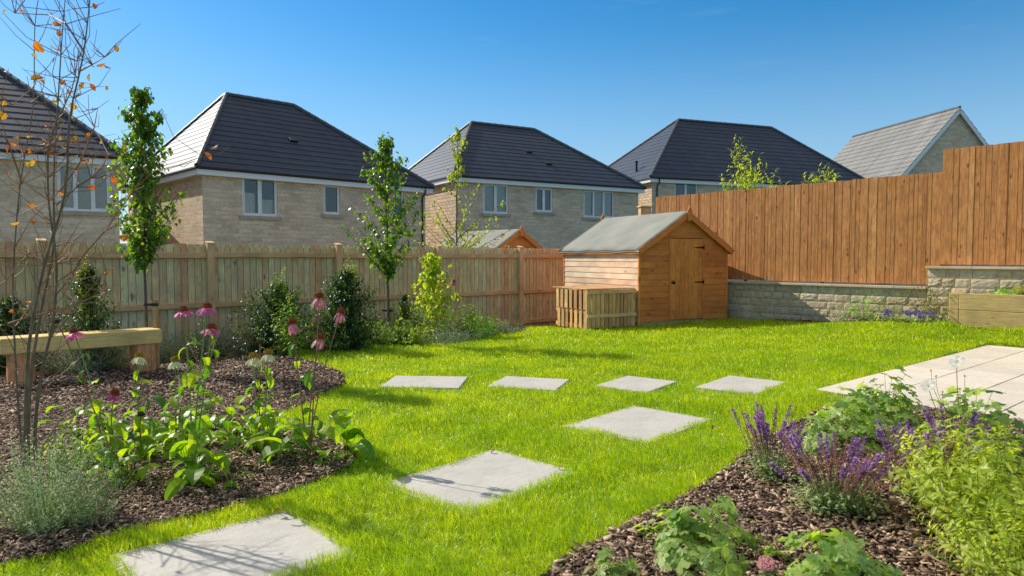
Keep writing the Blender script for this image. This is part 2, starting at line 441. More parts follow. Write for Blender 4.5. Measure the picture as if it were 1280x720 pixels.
M['lf_pear'] = leafmat('pear_leaf', [(0.0616, 0.146, 0.0114), (0.103, 0.222, 0.0149), (0.185, 0.325, 0.0206), (0.328, 0.411, 0.0229)], .36, .3, spec=.6)
M['lf_thin'] = leafmat('pale_tree_leaf', [(0.21, 0.297, 0.0438), (0.35, 0.42, 0.0525), (0.49, 0.508, 0.0875)], .4)
M['lf_bright'] = leafmat('bright_tree_leaf', [(0.351, 0.471, 0.0195), (0.527, 0.617, 0.026), (0.737, 0.715, 0.039)], .45)
M['lf_dark'] = leafmat('dark_shrub_leaf', [(0.0264, 0.0704, 0.0176), (0.044, 0.114, 0.0211), (0.0792, 0.176, 0.0317), (0.106, 0.211, 0.044)], .25, .35)
M['lf_pale'] = leafmat('pale_grey_leaf', [(.26, .31, .2), (.38, .43, .3), (.5, .53, .42)], .25, .6, tcol=(1.1, 1.2, .8), dk=1, tk=1)
M['lf_border'] = leafmat('border_leaf', [(.12, .2, .05), (.2, .32, .06), (.34, .45, .08), (.42, .46, .12)], .4, .45, dk=1, tk=1.2)
M['lf_mid'] = leafmat('mid_green_leaf', [(0.186, 0.447, 0.0447), (0.335, 0.668, 0.0668), (0.521, 0.892, 0.0818)], .38, dk=1, tk=1)
M['lf_yellow'] = leafmat('yellow_green_leaf', [(0.21, 0.331, 0.0245), (0.32, 0.442, 0.0327), (0.419, 0.496, 0.049), (0.518, 0.524, 0.049)], .42)
M['lf_lime'] = leafmat('lime_leaf', [(0.303, 0.394, 0.0398), (0.44, 0.539, 0.0567), (0.578, 0.657, 0.0966), (0.689, 0.729, 0.148)], .4, .4, tcol=(1.35, 1.35, .55))
M['lf_cone'] = leafmat('coneflower_leaf', [(0.0881, 0.215, 0.02), (0.161, 0.33, 0.02), (0.289, 0.462, 0.02), (0.444, 0.549, 0.0249), (0.144, 0.312, 0.03)], .36, .4)
M['lf_silver'] = leafmat('silver_leaf', [(0.38, 0.499, 0.287), (0.594, 0.712, 0.446), (0.807, 0.855, 0.616), (0.475, 0.641, 0.276)], .25, .6, tcol=(1.1, 1.2, .8))
M['lf_gran'] = leafmat('lobed_leaf', [(0.171, 0.314, 0.0575), (0.327, 0.478, 0.116), (0.515, 0.645, 0.23), (0.447, 0.595, 0.116)], .32, .42, spec=.4, tcol=(1.35, 1.4, .45))
M['lf_grey'] = leafmat('grey_green_leaf', [(0.204, 0.294, 0.121), (0.317, 0.407, 0.174), (0.452, 0.543, 0.261)], .3, .55, dk=1, tk=1.2)
M['lf_autumn'] = leafmat('autumn_leaf', [(.5, .13, .03), (.55, .22, .03), (.5, .34, .04), (.4, .10, .03), (.46, .40, .08)], .5, .4, tcol=(1.5, 1.2, .6), dk=1, tk=1)
M['lf_red'] = leafmat('bronze_leaf', [(0.18, 0.06, 0.045), (0.3, 0.105, 0.0675), (0.195, 0.15, 0.06), (0.36, 0.18, 0.105)], .35, dk=1, tk=1)
M['stem'] = plain('green_stem', (0.254, 0.332, 0.078), .6, var=.25)
M['stem_brown'] = plain('brown_stem', (0.332, 0.166, 0.0878), .65, var=.3)
M['twig'] = plain('grey_twig', (0.181, 0.136, 0.0931), .7, var=.35, sc_=14, bump=.2)
M['trunk'] = plain('young_bark', (.12, .09, .065), .8, var=.35, sc_=18, bump=.3)
M['pink'] = leafmat('pink_petal', [(.62, .14, .38), (.72, .22, .48), (.55, .1, .3)], .4, .5, tcol=(1.2, .8, 1.1), dk=1, tk=1)
M['faded'] = leafmat('faded_pink_petal', [(.62, .26, .33), (.72, .36, .42), (.5, .2, .24)], .4, .5, tcol=(1.2, .9, 1.0), dk=1, tk=1)
M['cream'] = leafmat('cream_petal', [(0.713, 0.713, 0.46), (0.805, 0.805, 0.575), (0.632, 0.667, 0.345)], .35, .5, tcol=(1.1, 1.1, .8), dk=1, tk=1)
M['whitepet'] = leafmat('white_petal', [(.9, .88, .82), (.92, .9, .86)], .5, .5, tcol=(1.05, 1.03, .95), dk=1, tk=1)
M['cone_r'] = leafmat('red_cone', [(.36, .06, .02), (.48, .13, .03), (.2, .03, .015)], .1, .5, tcol=(1, 1, 1), dk=1, tk=1)
M['cone_y'] = leafmat('orange_cone', [(.5, .22, .02), (.56, .34, .03), (.32, .26, .03)], .1, .5, tcol=(1, 1, 1), dk=1, tk=1)
M['cone_b'] = leafmat('dry_cone', [(.07, .04, .02), (.14, .08, .045)], .05, .7, tcol=(1, 1, 1), dk=1, tk=1)
M['purple'] = leafmat('purple_floret', [(0.373, 0.174, 0.451), (0.527, 0.274, 0.59), (0.66, 0.374, 0.643), (0.263, 0.125, 0.321)], .3, .5, tcol=(1, .9, 1.3), dk=1, tk=1)
M['calyx'] = leafmat('spent_calyx', [(0.37, 0.168, 0.134), (0.462, 0.238, 0.146), (0.308, 0.168, 0.179), (0.431, 0.28, 0.112)], .3, .6, tcol=(1.1, .9, .8), dk=1, tk=1)
M['mauve'] = leafmat('mauve_floret', [(.42, .36, .56), (.5, .45, .62), (.35, .3, .45)], .3, .6, tcol=(1, 1, 1.1), dk=1, tk=1)
M['blueflower'] = leafmat('blue_petal', [(.24, .2, .62), (.3, .26, .7)], .3, .5, tcol=(1, 1, 1.2), dk=1, tk=1)
M['yellowfl'] = leafmat('yellow_floret', [(.6, .55, .04), (.68, .62, .06)], .4, .5, tcol=(1.2, 1.2, .5), dk=1, tk=1)
M['sedum'] = leafmat('sedum_floret', [(.6, .24, .26), (.7, .36, .36), (.5, .18, .2)], .25, .6, tcol=(1.1, .9, .9), dk=1, tk=1)
# ------------------------------------------------------------------ ground, lawn, beds, patio
mb = MB(); s_ = 600
mb.quad((-s_, -s_, -.5), (s_, -s_, -.5), (s_, s_, -.5), (-s_, s_, -.5))
struct(mb.build('ground', M['field']))

def pip(x, y, poly):
    """points in polygon, vectorised"""
    x = np.asarray(x); y = np.asarray(y); ins = np.zeros(x.shape, bool); n = len(poly)
    for i in range(n):
        x0, y0 = poly[i]; x1, y1 = poly[(i + 1) % n]
        if y0 == y1: continue
        c = ((y0 > y) != (y1 > y)) & (x < (x1 - x0) * (y - y0) / (y1 - y0) + x0)
        ins ^= c
    return ins
def grid_sheet(name, mat, poly, x0, x1, y0, y1, res, dz, rough=0.0, seed=0):
    xs = np.arange(x0, x1 + res, res); ys = np.arange(y0, y1 + res, res)
    X, Y = np.meshgrid(xs, ys); Z = gz_np(X, Y) + dz
    if name == 'lawn': Z = np.where(pip(X, Y, PATIO_TMP), -.05, Z)
    if rough:
        rg = np.random.RandomState(seed)
        for k, a in ((3, .5), (8, .35), (19, .25)):
            ph = rg.rand(6) * 9
            Z += rough * a * (np.sin(X * k + ph[0] + 1.7 * np.sin(Y * k * .6 + ph[1])) * np.sin(Y * k + ph[2] + 1.3 * np.sin(X * k * .7 + ph[3])))
    cx = (X[:-1, :-1] + X[1:, 1:]) / 2; cy = (Y[:-1, :-1] + Y[1:, 1:]) / 2
    keep = pip(cx, cy, poly)
    nx = len(xs); idx = np.arange(X.size).reshape(X.shape)
    F = np.stack([idx[:-1, :-1], idx[:-1, 1:], idx[1:, 1:], idx[1:, :-1]], -1)[keep]
    used = np.unique(F); mp = -np.ones(X.size, int); mp[used] = np.arange(len(used))
    V = np.stack([X.ravel(), Y.ravel(), Z.ravel()], 1)[used]
    me = bpy.data.meshes.new(name); me.from_pydata(V.tolist(), [], mp[F].tolist()); me.materials.append(mat)
    me.polygons.foreach_set('use_smooth', [True] * len(me.polygons))
    o = bpy.data.objects.new(name, me); C.objects.link(o); return o

PATIO_TMP = [(3.33, 7.44), (7.87, 11.25), (10.2, 8.5), (5.6, 4.7)]
def gp(pts): return [tuple(G(*p)[:2]) for p in pts]
corner = Vector((3.70, 18.12, 0))             # where the two fences meet
fl = Vector((.18 * 1.22, 15.0 * 1.22, 0))                   # a post of the back fence
fence_left = fl - E1 * 21
right_end = corner - E2 * 13
garden = [tuple((corner - E1 * .05)[:2]), tuple((fl + E1 * 2.45 - E2 * .05)[:2]), tuple(fence_left[:2]), (-12, 1), (10, 0.5), tuple(right_end[:2])]
struct(grid_sheet('lawn', M['soil_lawn'], garden, -13, 13.5, .5, 18.4, .16, -.03))

left_edge = gp([(0, 708), (60, 694), (120, 681), (165, 667), (215, 654), (262, 643), (300, 634), (340, 625), (378, 610), (410, 597), (436, 585), (447, 573), (440, 561), (415, 552), (380, 545),
                (345, 538), (325, 531), (322, 526), (345, 521), (372, 510), (396, 499), (416, 490), (430, 481), (433, 475), (428, 468), (414, 461), (394, 454), (368, 448), (352, 443)])
rear_edge = gp([(372, 441), (402, 437), (440, 434), (500, 432), (545, 430), (590, 425), (632, 417), (655, 414)])
left_bed = left_edge + rear_edge + [tuple((fl + E1 * .35 - E2 * .02)[:2]), tuple(fence_left[:2]), (-12, 5)] + gp([(-400, 760)])
struct(grid_sheet('mulch_bed', M['soil'], left_bed, -13, 2, 2.5, 18.8, .05, .012, .018, 1))
right_edge = gp([(660, 732), (700, 706), (745, 680), (780, 660), (815, 643), (850, 626), (880, 607), (905, 590), (925, 575), (945, 556), (970, 542), (1000, 527), (1030, 514), (1058, 506), (1075, 503)])
pa = Vector((3.33, 7.44, 0)); pc = Vector((7.87, 11.25, 0)); pe1 = (pc - pa).normalized(); pe2 = Vector((pe1.y, -pe1.x, 0))
right_bed = right_edge + [tuple((pa + pe2 * .45)[:2]), tuple((pa + pe2 * 3.2)[:2]), (6.5, 3.0), (4, 1.2), (.4, 1.2)]
struct(grid_sheet('mulch_bed', M['soil'], right_bed, .1, 7.5, 1.2, 7.8, .04, .012, .02, 2))
# strip of soil along the stone wall
strip = [tuple((corner - E2 * a - E1 * b)[:2]) for a, b in ((3.6, .06), (3.6, .45), (5.6, .62), (7.7, .60), (7.7, .06))]
struct(grid_sheet('mulch_bed', M['soil'], strip, 4, 10, 11, 17, .06, .012, .02, 3))

def chips(name, poly, bounds, dens, avoid=(), seed=0, edge_spill=.0):
    """loose bark: thousands of little bent flakes"""
    rg = np.random.RandomState(seed); x0, x1, y0, y1 = bounds
    V = []; F = []
    for (ya, yb, dn, s0) in dens:
        n = int((x1 - x0) * (yb - ya) * dn)
        x = rg.uniform(x0, x1, n); y = rg.uniform(ya, yb, n)
        k = pip(x, y, poly) & (np.abs(x) < y * .80 + .6)
        x = x[k]; y = y[k]; z = gz_np(x, y); n = len(x)
        L = s0 * rg.gamma(1.8, .6, n).clip(.3, 4.5); W = (s0 * .42 * rg.gamma(3, .34, n)).clip(.003, .03); th = rg.uniform(0, 2 * PI, n)
        t1 = rg.normal(0, .28, n); t2 = rg.normal(0, .45, n); hh = rg.uniform(.006, .045, n); H = W * rg.uniform(.1, .3, n)
        u = np.stack([np.cos(th) * np.cos(t1), np.sin(th) * np.cos(t1), np.sin(t1)], 1)
        v = np.stack([-np.sin(th) * np.cos(t2), np.cos(th) * np.cos(t2), np.sin(t2)], 1); w_ = np.cross(u, v)
        c = np.stack([x, y, z + hh], 1)
        j = lambda: rg.uniform(.65, 1.1, (n, 1))
        Lh, Wh, Hh = (L / 2)[:, None], (W / 2)[:, None], (H / 2)[:, None]
        p = [c - u * Lh * j() - v * Wh * j() - w_ * Hh, c + u * Lh * j() - v * Wh * j() - w_ * Hh, c + u * Lh * j() + v * Wh * j() - w_ * Hh, c - u * Lh * j() + v * Wh * j() - w_ * Hh,
             c - u * Lh * j() * .9 - v * Wh * j() * .8 + w_ * Hh, c + u * Lh * j() * .9 - v * Wh * j() * .8 + w_ * Hh, c + u * Lh * j() * .9 + v * Wh * j() * .8 + w_ * Hh, c - u * Lh * j() * .9 + v * Wh * j() * .8 + w_ * Hh]
        base = sum(len(q) for q in V)
        vv = np.stack(p, 1).reshape(-1, 3); V.append(vv)
        o = base + np.arange(n)[:, None] * 8
        for f in ((4, 5, 6, 7), (0, 1, 5, 4), (1, 2, 6, 5), (2, 3, 7, 6), (3, 0, 4, 7)): F.append(o + np.array(f))
    V = np.concatenate(V); F = np.concatenate(F)
    me = fastmesh(name, V, F, M['bark']); o = bpy.data.objects.new(name, me); C.objects.link(o)
    return stuff(o)
def fastmesh(name, V, F, mat):
    me = bpy.data.meshes.new(name); k = F.shape[1]
    me.vertices.add(len(V)); me.vertices.foreach_set('co', V.astype(np.float32).ravel())
    me.loops.add(F.size); me.loops.foreach_set('vertex_index', F.astype(np.int32).ravel())
    me.polygons.add(len(F)); me.polygons.foreach_set('loop_start', np.arange(0, F.size, k, dtype=np.int32))
    me.update(calc_edges=True); me.materials.append(mat); return me
tag(chips('bark_mulch', left_bed, (-12, 1, 3, 18), [(3, 5.2, 5600, .023), (5.2, 7.5, 3400, .027), (7.5, 10.5, 1200, .036), (10.5, 18, 300, .045)], seed=4),
    'loose brown bark chips covering the coneflower bed and the border below the fence', 'bark mulch')
tag(chips('bark_mulch', right_bed, (.2, 7, 1.8, 7.6), [(1.8, 4.4, 3600, .034), (4.4, 7.6, 2600, .031)], seed=5),
    'reddish bark chips covering the salvia bed at the lower right', 'bark mulch')
tag(chips('bark_mulch', strip, (4, 10, 11, 17), [(11, 17, 350, .045)], seed=6), 'bark chips in the narrow strip along the stone wall', 'bark mulch')

# patio: paving slabs on a bed of mortar
patio_root = None
rot = math.atan2(pe1.y, pe1.x); LP = (pc - pa).length
mb = MB(); jb = MB(); zp = .155
def ploc(u, v): return pa + pe1 * u + pe2 * v
random.seed(3)
v = 0.0; row = 0
while v < 3.6:
    wv = (.6, .6, .45)[row % 3]; u = -.0 if row % 2 == 0 else -.35
    while u < LP - .01:
        L_ = random.choice((.6, .9, .9, .75)); a = max(u, 0); b = min(u + L_, LP)
        if LP - b < .25: b = LP; L_ = b - u
        if b - a > .05:
            mb.bbox(a + .005, b - .005, -(v + wv) + .005, -v - .005, -.04, rnd(-.0015, .0015), .004)
        u += L_
    v += wv; row += 1
slabs = mb.build('patio', M['paving'], loc=(pa.x, pa.y, zp), rz=rot)
jb.box(.002, LP - .002, -v + .002, -.002, -.3, -.008)
struct(slabs)
struct(jb.build('patio_bed', M['joint'], loc=(pa.x, pa.y, zp), rz=rot))
patio_poly = [tuple(ploc(*q)[:2]) for q in ((0, 0), (LP, 0), (LP, v), (0, v))]

# stepping stones
SQ = [([(139, 702), (350.6, 644), (437, 687.5), (214, 756)], 'pale square stepping stone nearest the camera, crossed by leaf shadows'),
      ([(491, 606), (615.6, 566.5), (713, 588), (582, 638)], 'large pale stepping stone alone in the middle of the lawn, second from the camera'),
      ([(715, 534.8), (789, 511), (888, 521), (806.6, 550)], 'pale stepping stone, third along the path, just before the far row'),
      ([(477, 485.6), (496.6, 471.5), (583, 472.5), (571, 487)], 'stepping stone at the left end of the far row, tip in shadow'),
      ([(608, 486), (632, 474.5), (709, 475), (697, 487)], 'stepping stone second from the left in the far row'),
      ([(740, 487.5), (780, 473.3), (851, 476.5), (811, 489)], 'stepping stone third from the left in the far row'),
      ([(870, 489), (909, 474.5), (985, 477), (944, 491)], 'stepping stone at the right end of the far row, closest to the patio')]
stone_polys = []
for q, lab in SQ:
    P = [G(*p) for p in q]; ctr = sum(P, Vector()) / 4
    d1 = ((P[1] - P[0]) + (P[2] - P[3])) / 2; d2 = ((P[3] - P[0]) + (P[2] - P[1])) / 2
    an = math.atan2(d1.y, d1.x); l1 = d1.length; d1.z = d2.z = 0
    d1.normalize(); pp = Vector((-d1.y, d1.x, 0)); l2 = abs(d2.dot(pp)) + .05; l1 = max(.76, min(1.1, l1)); l2 = max(.68, min(.98, l2))
    if ctr.y < 7.5: l1 += .10; l2 += .10
    mb = MB(); mb.bbox(-l1 / 2, l1 / 2, -l2 / 2, l2 / 2, -.07, .004, .006)
    o = mb.build('stepping_stone', M['slab'], loc=(ctr.x, ctr.y, ctr.z + (.018 if ctr.y > 7.5 else 0)), rz=an); ge = -.02 if ctr.y > 7.5 else .045
    o.rotation_euler.x = rnd(-.006, .006)
    tag(o, lab, 'stepping stone', 'stepping stones across the lawn')
    stone_polys.append([tuple((ctr + d1 * (sx * (l1 / 2 - ge)) + pp * (sy * (l2 / 2 - ge)))[:2]) for sx, sy in ((-1, -1), (1, -1), (1, 1), (-1, 1))])

# ------------------------------------------------------------------ back fence (weathered, rails towards us)
BAY = 2.18
FZ = math.atan2(E1.y, E1.x)
back = thing('garden_fence', 'weathered grey brown board fence with posts and three rails along the back of the border', 'fence', (fl.x, fl.y, -.34), FZ)
back.scale = (1.22, 1.22, 1.22)
random.seed(5)
for i in range(-7, 2):
    x0 = i * BAY; x1 = min((i + 1) * BAY, 3.2)
    mb = MB(); x = x0 + .03
    while x < x1 - .02:
        bw = rnd(.098, .108); xe = min(x + bw, x1)
        y = .055 + rnd(-.004, .004); tilt = .011
        mb.box(xe - .03, xe + .03, .078, .084, .04, 1.77)
        vs = [(x + .0045, y, .03), (xe - .0045, y + .003, .03), (xe - .0045, y + .017, .03), (x + .0045, y + .016, .03)]
        tz = 1.80 + rnd(-.007, .007)
        vs += [(a, b, tz) for a, b, _ in vs]
        mb.add(vs, [(0, 1, 5, 4), (1, 2, 6, 5), (2, 3, 7, 6), (3, 0, 4, 7), (4, 5, 6, 7), (3, 2, 1, 0)])
        x = xe
    mb.build('board_panel', M['fence'], back)
    rb = [(1.585, 1.675), (.80, .89), (.12, .21)]
    for z0, z1 in rb:
        r_ = MB(); dz = rnd(-.01, .01)
        vs_ = [(x0 + .052, -.002 + .004, z0 + dz), (x1 - .052, .002, z0 + dz), (x1 - .052, .045, z0 + dz), (x0 + .052, .045, z0 + dz)]
        r_.bbox(x0 + .052, x1 - .052, .001, .046, z0 + dz, z1 + dz, .008)
        r_.build('rail', M['rail'], back)
for i in range(-7, 3):
    x0 = min(i * BAY, 3.14)
    mb = MB(); mb.bbox(x0 - .05, x0 + .05, -.055, .047, -.3, 1.80, .006)
    p = mb.build('post', M['post'], back)
    cp_ = MB(); q = [(x0 - .056, -.062, 1.802), (x0 + .056, -.062, 1.802), (x0 + .056, .056, 1.83), (x0 - .056, .056, 1.83)]
    cp_.add(q + [(a, b, c + .02) for a, b, c in q], [(3, 2, 1, 0), (4, 5, 6, 7), (0, 1, 5, 4), (1, 2, 6, 5), (2, 3, 7, 6), (3, 0, 4, 7)])
    cp_.build('post_cap', M['rail'], p)

# ------------------------------------------------------------------ orange fence on the retaining wall
OZ = math.atan2(-E2.y, -E2.x)                 # local x runs towards us, right; local y away from us
of = thing('garden_fence', 'tall orange brown feather edge fence standing on the stone wall, stepping up at the right', 'fence', (corner.x, corner.y, 0), OZ)
STEP = 6.74                                    # distance from the corner to the step
random.seed(6)
def feather(x0, x1, z0, z1, y0):
    mb = MB(); x = x0
    while x < x1 - .004:
        bw = rnd(.072, .094); xe = min(x + bw, x1); y = y0 + rnd(-.003, .003)
        tz = z1 + rnd(-.006, .006); bz = z0 + rnd(-.004, .004)
        vs = [(x - .003, y - .001, bz), (xe - .002, y - .0045, bz), (xe - .002, y + .004, bz), (x - .003, y + .004, bz)]
        vs += [(a, b, tz) for a, b, _ in vs]
        mb.add(vs, [(0, 1, 5, 4), (1, 2, 6, 5), (2, 3, 7, 6), (3, 0, 4, 7), (4, 5, 6, 7), (3, 2, 1, 0)])
        x = xe
    return mb
pn = 4
for k in range(pn):
    x0 = .05 + (STEP - .05) / pn * k; x1 = .05 + (STEP - .05) / pn * (k + 1)
    feather(x0, x1 - .002, 1.075, 3.2 + .05 * k / pn, .1).build('board_panel', M['orange'], of)
    for z in (1.3, 2.1, 2.95): b_ = MB(); b_.bbox(x0, x1 - .004, .108, .15, z, z + .09, .006); b_.build('rail', M['rail'], of)
for k in range(3):
    x0 = STEP + 1.9 * k
    feather(x0, x0 + 1.898, 1.47, 3.66 + .02 * k, .085).build('board_panel', M['orange'], of)
    for z in (1.7, 2.5, 3.4): b_ = MB(); b_.bbox(x0, x0 + 1.89, .093, .135, z, z + .09, .006); b_.build('rail', M['rail'], of)
for k in range(8):
    x0 = (STEP / pn) * k if k <= pn else STEP + 1.9 * (k - pn)
    b_ = MB(); b_.bbox(x0 + .01, x0 + .11, .155, .255, -.4, (3.15 if k < pn else 3.6), .006); b_.build('post', M['post'], of)

# ------------------------------------------------------------------ rock faced retaining walls
def rock_wall(name, label, x0, x1, ztop, courses, ch, yf, seed):
    rg = np.random.RandomState(seed)
    root = thing(name, label, 'wall', (corner.x, corner.y, 0), OZ)
    z = ztop
    core = MB(); core.box(x0 + .012, x1, yf + .012, yf + .26, -.4, ztop); core.build('mortar_core', M['mortar'], root)
    mb = MB()
    for c in range(courses):
        z1 = z - c * ch - .004; z0 = z - (c + 1) * ch + .004
        x = x0 + (0 if c % 2 == 0 else -rg.uniform(.1, .25))
        while x < x1:
            L_ = rg.uniform(.2, .46); a = max(x, x0); b = min(x + L_, x1)
            if b - a > .06:
                nx, nz = max(3, int((b - a) / .05)), 5
                vs = []; pr = rg.uniform(.008, .022); tx, tz_ = rg.normal(0, .25), rg.normal(0, .25)
                H = rg.rand(nz + 1, nx + 1)
                for i in range(nz + 1):
                    for j in range(nx + 1):
                        u, w_ = j / nx, i / nz; e = min(u, 1 - u) * (b - a) / .05; g = min(w_, 1 - w_) * ch / .045
                        k = min(1, e) ** .5 * min(1, g) ** .5
                        d = k * pr * (.55 + .6 * H[i, j] + tx * (u - .5) + tz_ * (w_ - .5))
                        jx = rg.uniform(-.008, .008) * (k > 0); jz = rg.uniform(-.006, .006) * (k > 0)
                        vs.append((a + .006 + (b - a - .012) * u + jx, yf + .004 - d, z0 + (z1 - z0) * w_ + jz))
                fs = [(i * (nx + 1) + j, i * (nx + 1) + j + 1, (i + 1) * (nx + 1) + j + 1, (i + 1) * (nx + 1) + j) for i in range(nz) for j in range(nx)]
                o = len(vs)                                  # returns into the wall
                for (xx, zz) in ((a + .006, z0), (b - .006, z0), (b - .006, z1), (a + .006, z1)): vs.append((xx, yf + .03, zz))
                W_ = nx + 1
                fs += [tuple(list(range(0, nx + 1))[::-1] + [o, o + 1]), tuple([nx + W_ * i for i in range(nz + 1)][::-1] + [o + 1, o + 2]),
                       tuple(list(range(nz * W_, nz * W_ + nx + 1)) + [o + 2, o + 3]), tuple([W_ * i for i in range(nz + 1)] + [o + 3, o])]
                mb.add(vs, fs)
            x += L_
    mb.build('stone_courses', M['rock'], root)
    return root
wl = rock_wall('stone_wall', 'low rock faced stone retaining wall under the long orange fence, half in shadow', .02, STEP - .18, .985, 7, .165, -.03, 1)
x = .02; random.seed(8); cb = MB()
while x < STEP - .2:
    e = min(x + rnd(.55, .65), STEP - .18); cb.bbox(x + .002, e - .003, -.10, .24, .988, 1.035, .005); x = e
cb.build('coping', M['coping'], wl)
wh = rock_wall('stone_wall', 'higher rock faced stone wall at the right behind the planter', STEP - .17, STEP + 5.2, 1.385, 8, .175, -.075, 2)
x = STEP - .19; cb = MB()
while x < STEP + 5.2:
    e = x + rnd(.7, .85); cb.bbox(x + .002, e - .003, -.14, .2, 1.388, 1.435, .005); x = e
cb.build('coping', M['coping'], wh)

# ------------------------------------------------------------------ planter of sleepers
pl0 = Vector((7.96, 12.41, 0))
plr = thing('raised_planter', 'raised bed of two stacked pale timber sleepers against the higher wall', 'planter', (pl0.x, pl0.y, .36), OZ)
for k, (z0, z1) in enumerate(((0, .298), (.302, .60))):
    b_ = MB(); b_.bbox(.16, 3.2, 0, .12, z0, z1, .008); b_.build('front_sleeper', M['sleeper_green'], plr)
    b_ = MB(); b_.bbox(.0, .155, .0 + .006 * k, .72, z0, z1, .008); b_.build('end_sleeper', M['sleeper_green'], plr)
b_ = MB(); b_.box(.156, 3.19, .125, .56, .1, .52); b_.build('planter_soil', M['soil'], plr)

# ------------------------------------------------------------------ sheds
def make_shed(label, loc, rz, group, k):
    root = thing('garden_shed', label, 'shed', loc, rz, group); root.scale = (k, k, k)
    W_, L_, E_, A_ = 2.29, 2.68, 1.50, 2.20
    def half(z): return W_ / 2 * (1 if z <= E_ else max(0, (A_ - z) / (A_ - E_)))
    ch = .118
    def gable(y, sgn, skip=None):
        mb = MB(); z = .06
        while z < A_ - .03:
            z1 = min(z + ch, A_); h0, h1 = half(z), half(z1)
            if z < E_ < z1: h1 = half(z1)
            spans = [(-h0, h0, -h1, h1)]
            if skip and z < skip[2]: spans = [(-h0, skip[0], -h1, skip[0]), (skip[1], h0, skip[1], h1)]
            for a0, b0, a1, b1 in spans:
                if b1 - a1 < -.02: continue
                yo, yi = y - sgn * .018, y - sgn * .007
                vs = [(W_ / 2 + a0, yo, z), (W_ / 2 + b0, yo, z), (W_ / 2 + b1, yi, z1), (W_ / 2 + a1, yi, z1)]
                vs += [(p[0], y + sgn * .006, p[2]) for p in vs]
                f = [(0, 1, 2, 3), (7, 6, 5, 4), (0, 4, 5, 1), (1, 5, 6, 2), (2, 6, 7, 3), (3, 7, 4, 0)]
                if sgn < 0: f = [tuple(reversed(q)) for q in f]
                mb.add(vs, f)
            z = z1
        return mb
    d0, d1, dt = .765, 1.60, 1.70
    gable(0, 1, (d0 - W_ / 2, d1 - W_ / 2, dt)).build('front_wall', M['shed_h'], root)
    gable(L_, -1).build('rear_wall', M['shed_h'], root)
    for side in (0, 1):
        mb = MB(); z = .06; x = 0 if side == 0 else W_; s = 1 if side == 0 else -1
        while z < E_ - .01:
            z1 = min(z + ch, E_)
            vs = [(x - s * .018, .004, z), (x - s * .018, L_ - .004, z), (x - s * .007, L_ - .004, z1), (x - s * .007, .004, z1)]
            vs += [(x + s * .006, p[1], p[2]) for p in vs]
            f = [(3, 2, 1, 0), (4, 5, 6, 7), (1, 5, 4, 0), (2, 6, 5, 1), (3, 7, 6, 2), (0, 4, 7, 3)]
            mb.add(vs, f if s > 0 else [tuple(reversed(q)) for q in f]); z = z1
        mb.build('side_wall', M['shed_side_lit'] if side == 0 else M['shed_h'], root)  # left side takes the boards with sunlight painted in
    for x, y in ((-.024, -.024), (W_ - .016, -.024), (-.024, L_ - .016), (W_ - .016, L_ - .016)): b_ = MB(); b_.bbox(x, x + .04, y, y + .04, .0, E_ - .01, .004); b_.build('corner_trim', M['shed_v'], root)
    b_ = MB(); b_.box(.03, W_ - .03, .03, L_ - .03, -.35, .062); b_.build('floor', M['post'], root)
    # felt roof: two sagging sheets with a little rumple, 14 mm boards below
    sl = math.atan2(A_ - E_, W_ / 2); ov = .11
    for s in (-1, 1):
        mb = MB(); NX, NY = 10, 22; vs = []
        for j in range(NY + 1):
            for i in range(NX + 1):
                t = i / NX; y = -.11 + (L_ + .22) * j / NY
                r_ = t * (W_ / 2 / math.cos(sl) + ov)
                b = .006 * math.sin(y * 4.1 + t * 2) * t + .007 * math.sin(y * 9 + s) * t ** 2 + rnd(-.002, .002) - .014 * math.sin(PI * t) * math.sin(PI * j / NY)
                x = W_ / 2 + s * r_ * math.cos(sl); z = A_ + .045 - r_ * math.sin(sl) + b - (.03 * max(0, t - .93) / .07)
                vs.append((x, y, z))
        n0 = len(vs); vs += [(x, y, z - .035) for x, y, z in vs]
        W2 = NX + 1; fs = []
        for j in range(NY):
            for i in range(NX):
                q = (j * W2 + i, j * W2 + i + 1, (j + 1) * W2 + i + 1, (j + 1) * W2 + i)
                fs.append(q if s > 0 else q[::-1]); fs.append(tuple(k + n0 for k in (q[::-1] if s > 0 else q)))
        rim = [j * W2 + NX for j in range(NY + 1)]
        for a, b in zip(rim, rim[1:]): fs.append((a, a + n0, b + n0, b))
        for j in (0, NY):
            for i in range(NX): a, b = j * W2 + i, j * W2 + i + 1; fs.append((a, b, b + n0, a + n0))
        mb.add(vs, fs); mb.build('felt_roof', M['felt'], root, smooth=True)
        eb = MB(); xx = W_ / 2 + s * (W_ / 2 + (ov - .02) * math.cos(sl)); zz = A_ - (W_ / 2 / math.cos(sl) + ov) * math.sin(sl)
        eb.bbox(min(xx, xx - s * .025), max(xx, xx - s * .025), -.09, L_ + .09, zz - .06, zz - .002, .003); eb.build('eaves_board', M['shed_h'], root)
        for yy in (-.118, L_ + .1):
            bb = MB(); T = Matrix.Translation((W_ / 2, yy, A_ + .03)) @ Matrix.Rotation(s * sl, 4, 'Y')
            ln = W_ / 2 / math.cos(sl) + ov + .02
            bb.bbox(0 if s > 0 else -ln, ln if s > 0 else 0, 0, .018, -.105, -.01 + .02, .004, 0, T)
            bb.build('bargeboard', M['shed_h'], root)
    for yy in (-.142, L_ + .122):
        b_ = MB(); vs = [(W_ / 2 + a, yy + d, A_ + b) for d in (0, .02) for a, b in ((-.045, -.15), (.045, -.15), (.055, .04), (0, .15), (-.055, .04))]
        b_.add(vs, [(4, 3, 2, 1, 0)[::-1], (9, 8, 7, 6, 5)] + [(i, i + 5, (i + 1) % 5 + 5, (i + 1) % 5) for i in range(5)]); b_.build('finial', M['shed_h'], root)
    # door of vertical boards
    mb = MB(); x = d0 + .006
